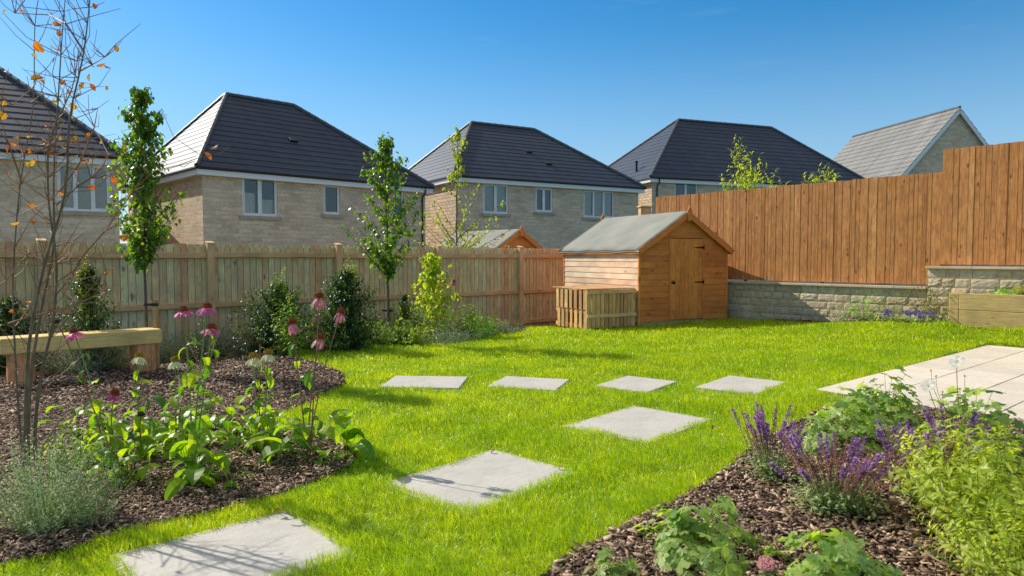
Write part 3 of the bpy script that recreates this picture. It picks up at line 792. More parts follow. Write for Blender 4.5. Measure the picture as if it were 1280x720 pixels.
    for k in range(7):
        bw = (d1 - d0 - .012) / 7
        mb.bbox(x + .0015, x + bw - .0015, -.026 + rnd(-.001, .001), -.006, .075, dt - .006, .003); x += bw
    dr = mb.build('door', M['shed_v'], root)
    for z in (.82, 1.52):
        h = MB(); h.add([(d1 + .05, -.03, z - .03), (d1 + .05, -.03, z + .03), (d1 - .02, -.034, z + .016), (d1 - .22, -.034, z + .007), (d1 - .22, -.034, z - .007), (d1 - .02, -.034, z - .016)], [(5, 4, 3, 2, 1, 0), (0, 1, 2, 3, 4, 5)])
        h.bbox(d1 - .2, d1 + .02, -.033, -.027, z - .007, z + .007, .001); h.bbox(d1 + .02, d1 + .045, -.035, -.02, z - .045, z + .045, .003)
        h.build('hinge', M['iron'], dr)
    h = MB(); h.bbox(d0 + .02, d0 + .13, -.036, -.027, .80, .83, .002); h.bbox(d0 + .055, d0 + .075, -.05, -.036, .78, .85, .002); h.build('latch', M['iron'], dr)
    b_ = MB(); b_.bbox(d0 - .035, d0 + .003, -.03, -.012, .06, dt + .004, .003); b_.bbox(d1 - .003, d1 + .035, -.03, -.012, .06, dt + .004, .003); b_.bbox(d0 - .035, d1 + .035, -.031, -.011, dt + .006, dt + .05, .003)
    b_.build('door_frame', M['shed_h'], root)
    return root
SA = R(28)
SK = 1.13
shed_p = Vector((2.46 * SK, 13.2 * SK, .115))
make_shed('orange timber shed with grey felt roof and black hinged door beside the pallet bin', shed_p, SA, 'timber garden sheds', SK)
s2 = at(648, 285, 22.2); d1_ = Vector((math.cos(R(41.6)), math.sin(R(41.6)), 0))
make_shed('felt roofed shed in the next garden, only its roof and gable showing above the fence', (s2.x - d1_.x * 1.4, s2.y - d1_.y * 1.4, s2.z - 2.77), R(41.6), 'timber garden sheds', 1.22)

# ------------------------------------------------------------------ pallet bin
cx_ = shed_p - Vector((math.cos(SA), math.sin(SA), 0)) * 1.20 * SK
zb = .06
bn = thing('compost_bin', 'square compost bin knocked together from old pallets beside the shed', 'compost bin', (cx_.x, cx_.y, zb), SA); bn.scale = (SK, SK, SK)
WB, LB, HB = 1.14, 1.2, .76
random.seed(9)
mb = MB(); x = .03
while x < WB - .05:
    w_ = rnd(.06, .095); mb.bbox(x, x + w_, .02, .04, .03 + rnd(0, .02), HB - .01, .004); x += w_ + rnd(.006, .018)
f_ = mb.build('front_panel', M['pallet'], bn)
b_ = MB(); b_.bbox(.0, WB, -.006, .017, HB - .075, HB, .004); b_.bbox(.0, WB, -.006, .017, .235, .30, .004); b_.build('front_rail', M['rail'], bn)
mb = MB(); 
for zz0, zz1 in ((.0, .36), (.385, HB)):
    y = .07
    while y < LB - .05:
        w_ = rnd(.08, .11); mb.bbox(.012 if zz0 else .03, .03 if zz0 else .048, y, y + w_, zz0, zz1 + rnd(-.01, .01), .004); y += w_ + rnd(.05, .075)
mb.build('side_panel', M['pallet'], bn)
b_ = MB(); b_.bbox(.052, .13, .06, LB, .30, .37, .004); b_.bbox(.052, .13, .06, LB, HB - .09, HB - .02, .004); b_.bbox(.052, .13, .06, LB, .02, .09, .004); b_.build('side_rail', M['pallet'], bn)
mb = MB(); y = .045
while y < LB - .04:
    w_ = rnd(.09, .13); mb.bbox(.0, WB, y, y + w_, HB + .002, HB + .022, .003); y += w_ + .012
mb.build('top_boards', M['pallet'], bn)
b_ = MB(); b_.box(.14, WB - .02, .06, LB - .02, -.1, HB - .05); b_.build('compost_heap', M['soil'], bn)
b_ = MB(); b_.bbox(WB - .05, WB, .022, .09, -.1, HB - .002, .004); b_.bbox(-.0, .05, -.0 + .018, .066, -.1, HB - .002, .004); b_.build('corner_post', M['pallet'], bn)

# ------------------------------------------------------------------ bench
b0 = G(30, 480); b1 = G(181, 466); bd = (b1 - b0); ba = math.atan2(bd.y, bd.x); bl = bd.length
bench = thing('garden_bench', 'rustic bench of squared sleepers on chunky log legs at the back of the bark bed', 'bench', (b0.x, b0.y, b0.z), ba)
for k in range(2):
    mb = MB(); mb.bbox(-.24, bl + .20, -.12 + .215 * k, -.12 + .21 + .215 * k, .40, .60 - .003 * k, .012); mb.build('seat_beam', M['sleeper'], bench)
for x in (-.02, bl - .0):
    mb = MB(); n = 14; vs = []
    for z in (-.1, .1, .25, .398):
        for k in range(n):
            th = 2 * PI * k / n; sq = 1 / max(abs(math.cos(th)), abs(math.sin(th))) ** .75
            vs.append((x + .15 * sq * math.cos(th) * rnd(.95, 1.03), .09 + .19 * sq * math.sin(th) * rnd(.95, 1.03), z))
    fs = [(j * n + k, j * n + (k + 1) % n, (j + 1) * n + (k + 1) % n, (j + 1) * n + k) for j in range(3) for k in range(n)] + [tuple(3 * n + k for k in range(n))]
    mb.add(vs, fs); mb.build('log_leg', M['log'], bench)

# ------------------------------------------------------------------ houses
def make_house(label, corner_pt, ang, L_, W_, eave, base, rh, a1, a2, b_r, wins, pipe=None, rough_side=True, group='hip roofed stone houses behind the fence', blinds=False, courses=15, flue=False, vents=()):
    """corner_pt: front left corner; local x along the front, y back; ang: heading of the front"""
    root = thing('stone_house', label, 'house', (corner_pt[0], corner_pt[1], base), ang, group)
    ze = eave - base; o_ = .28
    def wall_front():
        mb = MB(); xs = sorted({0, L_} | {w[0] for w in wins} | {w[1] for w in wins}); zs = sorted({0, ze} | {w[2] for w in wins} | {w[3] for w in wins})
        for i in range(len(xs) - 1):
            for j in range(len(zs) - 1):
                xm, zm = (xs[i] + xs[i + 1]) / 2, (zs[j] + zs[j + 1]) / 2
                if any(w[0] < xm < w[1] and w[2] < zm < w[3] for w in wins): continue
                mb.quad((xs[i], 0, zs[j]), (xs[i + 1], 0, zs[j]), (xs[i + 1], 0, zs[j + 1]), (xs[i], 0, zs[j + 1]))
        for w in wins:
            x0, x1, z0, z1 = w[:4]; d = .45
            for q in ([(x0, 0, z0), (x0, d, z0), (x0, d, z1), (x0, 0, z1)], [(x1, 0, z0), (x1, 0, z1), (x1, d, z1), (x1, d, z0)], [(x0, 0, z1), (x0, d, z1), (x1, d, z1), (x1, 0, z1)], [(x0, 0, z0), (x1, 0, z0), (x1, d, z0), (x0, d, z0)]):
                mb.add(q, [(0, 1, 2, 3)], 0)
            mb.add([(x0, d, z0), (x1, d, z0), (x1, d, z1), (x0, d, z1)], [(0, 1, 2, 3)], 1)
        return mb
    wall_front().build('wall', [M['house'], M['dark']], root)
    mb = MB(); mb.quad((0, W_, 0), (0, 0.001, 0), (0, 0.001, ze), (0, W_, ze)); mb.build('wall', M['house_rough' if rough_side else 'house'], root)
    mb = MB(); mb.quad((L_, 0.001, 0), (L_, W_, 0), (L_, W_, ze), (L_, 0.001, ze)); mb.quad((L_, W_, 0), (0, W_, 0), (0, W_, ze), (L_, W_, ze)); mb.build('wall', M['house'], root)
    # roof
    A = Vector((-o_, -o_, ze + .02)); B = Vector((L_ + o_, -o_, ze + .02)); Cc = Vector((L_ + o_, W_ + o_, ze + .02)); D = Vector((-o_, W_ + o_, ze + .02))
    r0 = Vector((a1, b_r, ze + rh)); r1 = Vector((a2, b_r, ze + rh))
    mb = MB()
    def plane(P0, P1, T1, T0):
        n = (P1 - P0).cross(T0 - P0).normalized()
        for i in range(courses):
            t0, t1 = i / courses, (i + 1) / courses
            a, b = P0.lerp(T0, t0), P1.lerp(T1, t0); c, d = P1.lerp(T1, t1), P0.lerp(T0, t1)
            l = n * .017; e = n * .002
            if (c - d).length < .02: mb.add([a + l, b + l, c + e, a, b], [(0, 1, 2), (3, 4, 1, 0)])
            else: mb.add([a + l, b + l, c + e, d + e, a, b], [(0, 1, 2, 3), (4, 5, 1, 0)])
    plane(A, B, r1, r0); plane(B, Cc, r1, r1); plane(Cc, D, r0, r1); plane(D, A, r0, r0)
    mb.build('roof', M['tiles'], root)
    rb = MB()
    up = Vector((0, 0, .03))
    for p, q in ((A, r0), (B, r1), (Cc, r1), (D, r0), (r0, r1)):
        n = max(6, int((q - p).length / .42)); d = (q - p)
        for i in range(n):
            s, e = p + d * (i / n) + up, p + d * ((i + 1) / n) + up
            rb.tube([s + Vector((0, 0, .012)), e], .085, .085, 7)
    rb.build('ridge_tiles', M['ridge'], root)
    fb = MB(); fb.bbox(-.24, L_ + .24, -.24, -.215, ze - .25, ze + .0, .004); fb.bbox(-.24, -.215, -.21, W_ + .24, ze - .25, ze + .0, .004); fb.bbox(L_ + .215, L_ + .24, -.21, W_ + .24, ze - .25, ze, .004)
    fb.box(-.214, L_ + .214, -.214, W_ + .2, ze - .248, ze - .23)
    fb.build('fascia', M['white'], root)
    gb = MB()
    gb.tube([(-.3, -.285, ze - .02), (L_ + .3, -.285, ze - .02)], .042, .042, 8); gb.tube([(-.285, -.3, ze - .02), (-.285, W_ + .3, ze - .02)], .042, .042, 8)
    gb.build('gutter', M['black'], root)
    if pipe is not None:
        pb = MB(); pb.tube([(pipe, -.295, ze - .07), (pipe, -.28, ze - .27), (pipe, -.07, ze - .42), (pipe, -.06, ze - .6), (pipe, -.06, .0)], .036, .036, 8)
        for z in (ze - .65, ze - 2.0, ze - 3.2): pb.tube([(pipe, -.06, z), (pipe, -.06, z + .09)], .046, .046, 8)
        pb.build('downpipe', M['black'], root)
    for w in wins:
        x0, x1, z0, z1, nm = w[:5]
        fr = MB(); t = .065; y0, y1 = .05, .11
        fr.bbox(x0, x1, y0, y1, z0, z0 + t, .006); fr.bbox(x0, x1, y0, y1, z1 - t, z1, .006)
        fr.bbox(x0, x0 + t, y0 + .001, y1, z0 + t, z1 - t, .006); fr.bbox(x1 - t, x1, y0 + .001, y1, z0 + t, z1 - t, .006)
        sp = [x0 + t + (x1 - x0 - 2 * t) * (k + 1) / nm for k in range(nm - 1)]
        for x in sp: fr.bbox(x - .04, x + .04, y0 + .002, y1, z0 + t, z1 - t, .006)
        ed = [x0 + t] + sp + [x1 - t]
        for k in range(nm):                               # opening casement frames
            if nm == 1 or k != 1 or nm == 2:
                a, b = ed[k] + .0 + (.04 if k else 0), ed[k + 1] - (.04 if k < nm - 1 else 0); c = .035
                fr.bbox(a, b, y0 - .012, y0 + .03, z0 + t, z0 + t + c, .004); fr.bbox(a, b, y0 - .012, y0 + .03, z1 - t - c, z1 - t, .004)
                fr.bbox(a, a + c, y0 - .011, y0 + .03, z0 + t + c, z1 - t - c, .004); fr.bbox(b - c, b, y0 - .011, y0 + .03, z0 + t + c, z1 - t - c, .004)
        f = fr.build('window', M['white'], root)
        g = MB(); g.quad((x0 + t * .5, .085, z0 + t * .5), (x1 - t * .5, .085, z0 + t * .5), (x1 - t * .5, .085, z1 - t * .5), (x0 + t * .5, .085, z1 - t * .5)); g.build('pane', M['glass'], f)
        sb = MB(); sb.bbox(x0 - .12, x1 + .12, -.07, .05, z0 - .14, z0 - .004, .008); sb.build('sill', M['stone_sill'], f)
        bl = MB()
        if w[5] == 'blind_or_reflection':
            z = z0 + .08
            while z < z1 - .06:
                T = Matrix.Translation((0, .17, z)) @ Matrix.Rotation(R(-62), 4, 'X'); bl.box(x0 + .05, x1 - .05, -.03, .03, -.003, .003, 0, T); z += .062
        elif w[5] == 'reflection_panel':  # pale folded panels imitate sunlit houses reflected in the lower panes
            for xa, xb, zt in ((x0 + .02, x0 + (x1 - x0) * .42, z0 + (z1 - z0) * .6), (x0 + (x1 - x0) * .56, x1 - .02, z0 + (z1 - z0) * .45)):
                nf = 12
                vs = [(xa + (xb - xa) * i / nf, .24 + .025 * (i % 2), z) for z in (z0 + .01, zt) for i in range(nf + 1)]
                bl.add(vs, [(i, i + 1, i + nf + 2, i + nf + 1) for i in range(nf)])
        if bl.v: bl.build('blind_or_reflection', M['blind_or_reflection'], f)
    for fx, ft in vents:
        nrm = (B - A).cross(r0 - A).normalized(); p = A.lerp(r0, ft).lerp(B.lerp(r1, ft), fx) + nrm * .02; sl_ = (r0 - A); up_ = (Vector((0, 0, 1)) - nrm * nrm.z).normalized(); xx = up_.cross(nrm) * -1
        T = Matrix((( xx.x, up_.x, nrm.x, p.x), (xx.y, up_.y, nrm.y, p.y), (xx.z, up_.z, nrm.z, p.z), (0, 0, 0, 1)))
        vb = MB(); vb.bbox(-.17, .17, -.13, .13, -.02, .07, .02, 0, T); vb.build('roof_vent', M['black'], root)
    if flue:
        q = Vector((a1 * .38, b_r + 1.6, 0)); t = .42
        fb = MB(); p = Vector((-o_, 2.0, ze)).lerp(Vector((a1, b_r, ze + rh)), .14)
        fb.tube([p, p + Vector((0, 0, .55))], .065, .065, 9); fb.tube([p + Vector((0, 0, .56)), p + Vector((0, 0, .66))], .09, .09, 9); fb.build('flue', M['black'], root)
    return root
def win_px(corner_pt, ang, base, px0, px1, py0, py1, nm, kind):
    """photo rectangle -> opening on the front plane"""
    u = Vector((math.cos(ang), math.sin(ang), 0)); n = Vector((u.y, -u.x, 0)); c = Vector((corner_pt[0], corner_pt[1], 0)); cam_p = Vector((0, 0, EYE))
    r_ = []
    for px, py in ((px0, py0), (px1, py1), (px0, py1), (px1, py0)):
        d = ray(px, py); t = (c - cam_p).dot(n) / d.dot(n); q = cam_p + d * t
        r_.append(((q - c).dot(u), q.z - base))
    return ((r_[0][0] + r_[2][0]) / 2, (r_[1][0] + r_[3][0]) / 2, (r_[1][1] + r_[2][1]) / 2, (r_[0][1] + r_[3][1]) / 2, nm, kind)
BASE = -.45
# second house
h2, a2_ = (-10.83, 24.0), math.atan2(.694, .72)
make_house('hip roofed stone house behind the left fence, between the two pear trees', h2, a2_, 9.65, 9, 4.72, BASE, 3.73, 2.66, 5.67, 4.5,
           [win_px(h2, a2_, BASE, 303, 347, 222, 270, 2, 'reflection_panel'), win_px(h2, a2_, BASE, 404.5, 425, 231, 268, 1, ''), win_px(h2, a2_, BASE, 492, 505, 236, 272, 1, '')], pipe=9.45, rough_side=False, vents=((.47, .45),))
h3, a3_ = (-2.54, 31.0), math.atan2(.503, .864)
make_house('middle stone house with three white windows fitted with slatted blinds', h3, a3_, 10.7, 9, 5.26, BASE, 3.45, 3.08, 7.0, 4.5,
           [win_px(h3, a3_, BASE, 604, 635.5, 230, 267, 2, 'blind_or_reflection'), win_px(h3, a3_, BASE, 669.5, 691, 234.5, 265, 2, ''), win_px(h3, a3_, BASE, 729.5, 768, 238.5, 272, 3, 'blind_or_reflection')], vents=((.5, .52), (.56, .32)))
h4, a4_ = (7.75, 38.0), math.atan2(.358, .934)
make_house('far stone house above the shed with a black flue, half behind the orange fence', h4, a4_, 16.4, 9.5, 6.0, BASE, 4.35, 4.78, 12.2, 4.5,
           [win_px(h4, a4_, BASE, 843, 872, 228, 258, 2, '')], pipe=.3, flue=True)
a1_ = math.atan2(.5, .864); h1r = Vector((-12.5, 21.8, 0)); h1 = h1r - Vector((math.cos(a1_), math.sin(a1_), 0)) * 11
make_house('stone house at the left edge seen through the bare shrub, with one shuttered window', (h1.x, h1.y), a1_, 11, 9, 4.74, BASE, 3.6, 3.4, 7.2, 4.5,
           [win_px((h1.x, h1.y), a1_, BASE, 71, 138, 205, 264, 3, 'blind_or_reflection')])

# gable ended house at the right
ap = at(1197, 135, 47.0); far = at(1068, 172, 58.0); rd = Vector((far.x - ap.x, far.y - ap.y, 0)); LR = rd.length; ga = math.atan2(rd.y, rd.x) - PI / 2
hw, drop = 4.7, 5.2
gr = thing('stone_house', 'gable ended stone house at the right with grey tiled roof and white bargeboards', 'house', (ap.x, ap.y, BASE), ga)
za = ap.z - BASE; ze = za - drop
mb = MB(); mb.add([(-hw, 0, 0), (hw, 0, 0), (hw, 0, ze), (0, 0, za - .12), (-hw, 0, ze)], [(0, 1, 2, 3, 4)])
mb.add([(-hw, LR, 0), (hw, LR, 0), (hw, LR, ze), (0, LR, za - .12), (-hw, LR, ze)], [(4, 3, 2, 1, 0)])
mb.quad((-hw, LR, 0), (-hw, 0.001, 0), (-hw, 0.001, ze), (-hw, LR, ze)); mb.quad((hw, 0.001, 0), (hw, LR, 0), (hw, LR, ze), (hw, 0.001, ze)); mb.build('wall', M['house'], gr)
mb = MB(); nC = 15
for s in (-1, 1):
    lo, hi = Vector((s * (hw + .3), 0, ze - .33)), Vector((0, 0, za)); n = Vector((s * drop, 0, hw)).normalized()
    for i in range(nC):
        p0, p1 = lo.lerp(hi, i / nC), lo.lerp(hi, (i + 1) / nC); y0, y1 = -.22, LR + .2
        q = [p0 + n * .035 + Vector((0, y0, 0)), p0 + n * .035 + Vector((0, y1, 0)), p1 + n * .002 + Vector((0, y1, 0)), p1 + n * .002 + Vector((0, y0, 0)), p0 + Vector((0, y0, 0)), p0 + Vector((0, y1, 0))]
        mb.add(q, [(3, 2, 1, 0), (4, 0, 1, 5)] if s < 0 else [(0, 1, 2, 3), (5, 1, 0, 4)])
mb.build('roof', M['tiles_grey'], gr)
mb = MB(); n = 18
for i in range(n): mb.tube([(0, -.22 + (LR + .42) * i / n, za + .03), (0, -.22 + (LR + .42) * (i + 1) / n, za + .02)], .09, .09, 7)
mb.build('ridge_tiles', M['ridge'], gr)
for s in (-1, 1):
    an_ = math.atan2(drop, hw); ln = math.hypot(hw + .3, drop + .33); T = Matrix.Translation((0, -.235, za - .03)) @ Matrix.Rotation(s * an_, 4, 'Y')
    mb = MB(); mb.bbox(.0 if s > 0 else -ln, ln if s > 0 else 0, 0, .03, -.24, .0, .004, 0, T); mb.build('bargeboard', M['white'], gr)

# brown post in the next garden beyond the shed roof
pq = at(806, 259, 19.5)
pr = thing('timber_post', 'short dark timber post just above the shed roof by the end of the orange fence', 'post', (pq.x, pq.y, -.4), R(20))
mb = MB(); mb.bbox(-.17, .17, -.08, .08, 0, pq.z + .4 - .02, .008); mb.build('post_shaft', M['post'], pr)
mb = MB(); mb.bbox(-.2, .2, -.11, .11, pq.z + .385, pq.z + .43, .008); mb.build('post_cap', M['rail'], pr)
# ------------------------------------------------------------------ grass
def grass():
    rg = np.random.RandomState(21)
    V = []; F = []; tot = 0
    polys_out = [left_bed, right_bed, strip, patio_poly] + stone_polys
    shed_poly = [tuple((shed_p + Vector((math.cos(SA), math.sin(SA), 0)) * u + Vector((-math.sin(SA), math.cos(SA), 0)) * v_)[:2]) for u, v_ in ((-1.38, 0), (2.6, 0), (2.6, 3.05), (-1.38, 3.05))]
    polys_out.append(shed_poly)
    bands = [(1.9, 3.2, 13000, .0026, .060), (3.2, 4.6, 12500, .0028, .060), (4.6, 6.2, 9500, .0034, .060), (6.2, 8.2, 6200, .0042, .060), (8.2, 10.6, 3600, .0055, .060), (10.6, 13.2, 2000, .008, .064), (13.2, 18.2, 1200, .011, .062)]
    for y0, y1, dn, bw, bh in bands:
        xm = y1 * .80 + .8
        n = int((y1 - y0) * 2 * xm * dn)
        x = rg.uniform(-xm, xm, n); y = rg.uniform(y0, y1, n)
        k = (np.abs(x) < y * .80 + .8) & pip(x, y, garden)
        x, y = x[k], y[k]
        for P in polys_out:
            k = ~pip(x, y, P); x, y = x[k], y[k]
        n = len(x); z = gz_np(x, y)
        # slow change of height and lean gives the tufted look
        cl = .5 + .25 * np.sin(x * 5.1 + 2 * np.sin(y * 3.3)) + .25 * np.sin(y * 6.3 + 2 * np.sin(x * 2.7 + 1))
        cl2 = np.sin(x * 17 + 3 * np.sin(y * 13)) * np.sin(y * 19 + 2 * np.sin(x * 11))
        h = bh * (.66 + .42 * cl + .16 * cl2) * rg.uniform(.55, 1.3, n)
        w_ = bw * rg.uniform(.6, 1.3, n)
        th = rg.uniform(0, 2 * PI, n); ln = np.abs(rg.normal(.55, .35, n)) + .2
        la = rg.uniform(0, 2 * PI, n) * .75 + 1.4 * cl
        s = np.stack([np.cos(th), np.sin(th), 0 * th], 1) * (w_ / 2)[:, None]
        le = np.stack([np.cos(la), np.sin(la), 0 * th], 1) * (h * ln)[:, None]
        b = np.stack([x, y, z - .004 + .016 * (cl - .5) + .006 * cl2], 1); up = np.zeros((n, 3)); up[:, 2] = h
        m1 = b + up * .55 + le * .3; tip = b + up * (1 - .18 * ln ** 2)[:, None] + le
        vv = np.stack([b - s, b + s, m1 + s * .85, m1 - s * .85, tip + s * .12, tip - s * .12], 1)
        o = tot + np.arange(n)[:, None] * 6
        V.append(vv.reshape(-1, 3)); F += [o + np.array((0, 1, 2, 3)), o + np.array((3, 2, 4, 5))]; tot += n * 6
    me = fastmesh('grass', np.concatenate(V), np.concatenate(F), M['grass'])
    o = bpy.data.objects.new('grass', me); C.objects.link(o)
    return tag(stuff(o), 'bright sunlit lawn grass around the stepping stones', 'grass')
grass()

# ------------------------------------------------------------------ plants
def flower_head(parent, c, d, kind, r=.058):
    """coneflower: bristly dome with drooping ray petals"""
    d = d.normalized(); a = d.orthogonal().normalized(); b = d.cross(a)
    hr = r * (.5 if kind == 'droop' else .44)
    mb = MB()
    base = [(0, 0)]
    for i in range(70):
        z = 1 - (i + .5) / 70 * 1.15; q = math.sqrt(max(0, 1 - z * z)); th = i * 2.39996
        nrm = (a * (q * math.cos(th)) + b * (q * math.sin(th)) + d * z * .85).normalized()
        p = c + nrm * hr; t = nrm.orthogonal() * (hr * .17); s = nrm.cross(t)
        mb.add([p + t, p + s, p - t, p - s, p + nrm * hr * .42], [(0, 1, 4), (1, 2, 4), (2, 3, 4), (3, 0, 4)])
    n = 10; vs = []
    for j in range(5):
        z = math.cos(j / 4 * 1.75); q = math.sin(j / 4 * 1.75) * hr * .97
        vs += [c + a * (q * math.cos(2 * PI * k / n)) + b * (q * math.sin(2 * PI * k / n)) + d * z * hr * .85 for k in range(n)]
    mb.add(vs, [(j * n + k, (j + 1) * n + k, (j + 1) * n + (k + 1) % n, j * n + (k + 1) % n) for j in range(4) for k in range(n)])
    mat = {'pink': 'cone_r', 'droop': 'cone_r', 'cream': 'cone_y', 'dead': 'cone_b', 'side': 'cone_r'}[kind]
    h = mb.build('flower_head', M[mat], parent)
    if kind != 'dead':
        pb = MB(); n = {'pink': 17, 'droop': 11, 'cream': 13, 'side': 14}[kind]
        for k in range(n):
            th = 2 * PI * k / n + rnd(-.1, .1); o_ = a * math.cos(th) + b * math.sin(th)
            drp = {'pink': -.32, 'droop': -1.0, 'cream': -.7, 'side': -.9}[kind] + rnd(-.2, .15) * (2.2 if kind == 'droop' else 1)
            dd = o_ * math.cos(drp) + d * math.sin(drp)
            pb.leaf(c + o_ * hr * .75 - d * hr * .3, dd, d, r * rnd(.95, 1.2) * (1.45 if kind == 'droop' else 1.05), r * .42, .35, .1, 4, 0, .6)
        pb.build('petals', M['faded' if kind == 'droop' else ('cream' if kind == 'cream' else 'pink')], h)
    return h

def coneflower(label, base, stems, seed, basal=10, bl=.17, lean=.0):
    """stems: (top point, kind, leaves on the stem)"""
    random.seed(seed)
    root = thing('coneflower', label, 'coneflower', base, 0, 'coneflowers in the left bed')
    lf = MB(); b = Vector(base)
    for top, kind, nl in stems:
        t = Vector(top) - b; p0 = Vector((rnd(-.02, .02), rnd(-.02, .02), -.01))
        mid = Vector((t.x * .35 + rnd(-.03, .03), t.y * .35 + rnd(-.03, .03), t.z * .55))
        pts = bez(p0, mid, t, 9)
        sb = MB(); sb.tube(pts, .0065, .0042, 6); sb.build('stem', M['stem_brown' if kind in ('droop', 'dead') else 'stem'], root)
        nl = int(nl * 1.6)
        for i in range(nl):
            f = ((i + .5) / nl) ** 1.3 * .84 + .06; k = f * 9; p = pts[int(k)].lerp(pts[min(9, int(k) + 1)], k - int(k))
            th = i * 2.4 + rnd(-.5, .5); el = rnd(.0, .7)
            d = Vector((math.cos(th) * math.cos(el), math.sin(th) * math.cos(el), math.sin(el)))
            L_ = rnd(.12, .2) * (1.3 - .65 * f)
            lf.leaf(p, d, Vector((0, 0, 1)), L_, L_ * rnd(.3, .46), rnd(.6, 1.7), .3, 5, 0, .4, rnd(-.5, .5))
        hd = (pts[-1] - pts[-3]).normalized()
        if kind == 'side': hd = (hd + Vector((.5, -.5, -.1))).normalized()
        flower_head(root, t + hd * .012, hd, kind, rnd(.055, .064) * {'dead': .8, 'cream': 1.15}.get(kind, 1))
    for i in range(int(basal * .85)):
        th = rnd(0, 2 * PI); el = rnd(.6, 1.5); L_ = bl * rnd(.7, 1.35)
        p = Vector((rnd(-.06, .06), rnd(-.06, .06), .0)); d = Vector((math.cos(th) * math.cos(el), math.sin(th) * math.cos(el), math.sin(el)))
        q = p + d * rnd(.06, .34)
        lf.tube([p, (p + q) / 2 + Vector((0, 0, .01)), q], .003, .0022, 4)
        lf.leaf(q, (d + Vector((0, 0, -.2))).normalized(), Vector((0, 0, 1)), L_, L_ * rnd(.38, .55), rnd(.6, 1.7), .3, 6, 0, .42, rnd(-.6, .6))
    lf.build('foliage', M['lf_cone'], root)
    return root
def P(px, py, d): return at(px, py, d)
def cf(label, bpx, bpy, heads, seed, **k):
    b = G(bpx, bpy)
    return coneflower(label, b, [(at(px, py, b.y + dy), kind, nl) for px, py, kind, nl, dy in heads], seed, **k)
cf('tall leafy coneflower with three bright pink flowers rising in front of the bench', 243, 612, [(230, 390, 'pink', 9, .05), (259, 386, 'pink', 9, -.05), (264, 412, 'pink', 8, .1)], 1, basal=13, bl=.19)
cf('coneflower with two cream flowers on green stalks below the bench end', 176, 578, [(174, 447, 'cream', 12, 0), (176, 520, 'dead', 4, -.1)], 2, basal=12, bl=.15)
cf('coneflower with one cream flower just left of the tallest pink coneflower', 222, 575, [(219, 452, 'cream', 9, .1)], 3, basal=9, bl=.15)
cf('coneflower with two cream flowers and a brown seed head at the middle of the bed', 326, 566, [(317, 448, 'cream', 8, 0), (335, 443, 'cream', 8, .1), (325, 430, 'dead', 4, .15)], 4, basal=10, bl=.14)
cf('tall brown stemmed coneflower with drooping faded pink flowers by the lawn edge', 386, 576, [(399, 373, 'droop', 1, 0), (426, 392, 'droop', 0, .05), (400, 424, 'droop', 2, .1), (366, 405, 'droop', 5, .25)], 5, basal=9, bl=.25)
cf('thin coneflower with one pink flower and a dark seed head before the bench seat', 140, 590, [(93, 417, 'pink', 6, .1), (72, 404, 'dead', 2, .2), (143, 492, 'side', 5, -.1)], 6, basal=12, bl=.14)
cf('low clump of coneflower leaves between the tall flowers, without a bloom', 290, 560, [(296, 545, 'dead', 3, 0)], 7, basal=26, bl=.16)
cf('yellowing coneflower leaves left of the tallest pink coneflower', 205, 560, [(208, 545, 'dead', 3, 0)], 8, basal=24, bl=.15)
cf('small leafy coneflower shoot near the nearest stepping stone', 290, 612, [(291, 590, 'dead', 3, 0)], 9, basal=7, bl=.13)
cf('low coneflower leaves beside the silver bush', 150, 610, [(150, 585, 'dead', 3, 0)], 10, basal=20, bl=.14)

for px, py, n_, l_, lab, s_ in ((132, 548, 16, .15, 'coneflower leaf clump under the thin pink coneflower', 0), (238, 598, 18, .2, 'big yellowing coneflower leaves at the foot of the tallest pink coneflower', 0), (268, 552, 20, .16, 'coneflower leaf clump behind the tallest pink coneflower', 0),
      (345, 560, 16, .17, 'coneflower leaf clump between the cream and the drooping coneflowers', 0), (398, 582, 9, .27, 'large limp leaves at the foot of the drooping coneflower', 0), (432, 574, 6, .27, 'broad drooping leaf spilling over the lawn edge', 0), (100, 560, 14, .14, 'coneflower leaf clump between the bare shrub and the thin pink coneflower', 0)):
    cf(lab, px, py, [(px, py - 12, 'dead', 3, 0)], s_ + 190 if False else px, basal=n_, bl=l_)

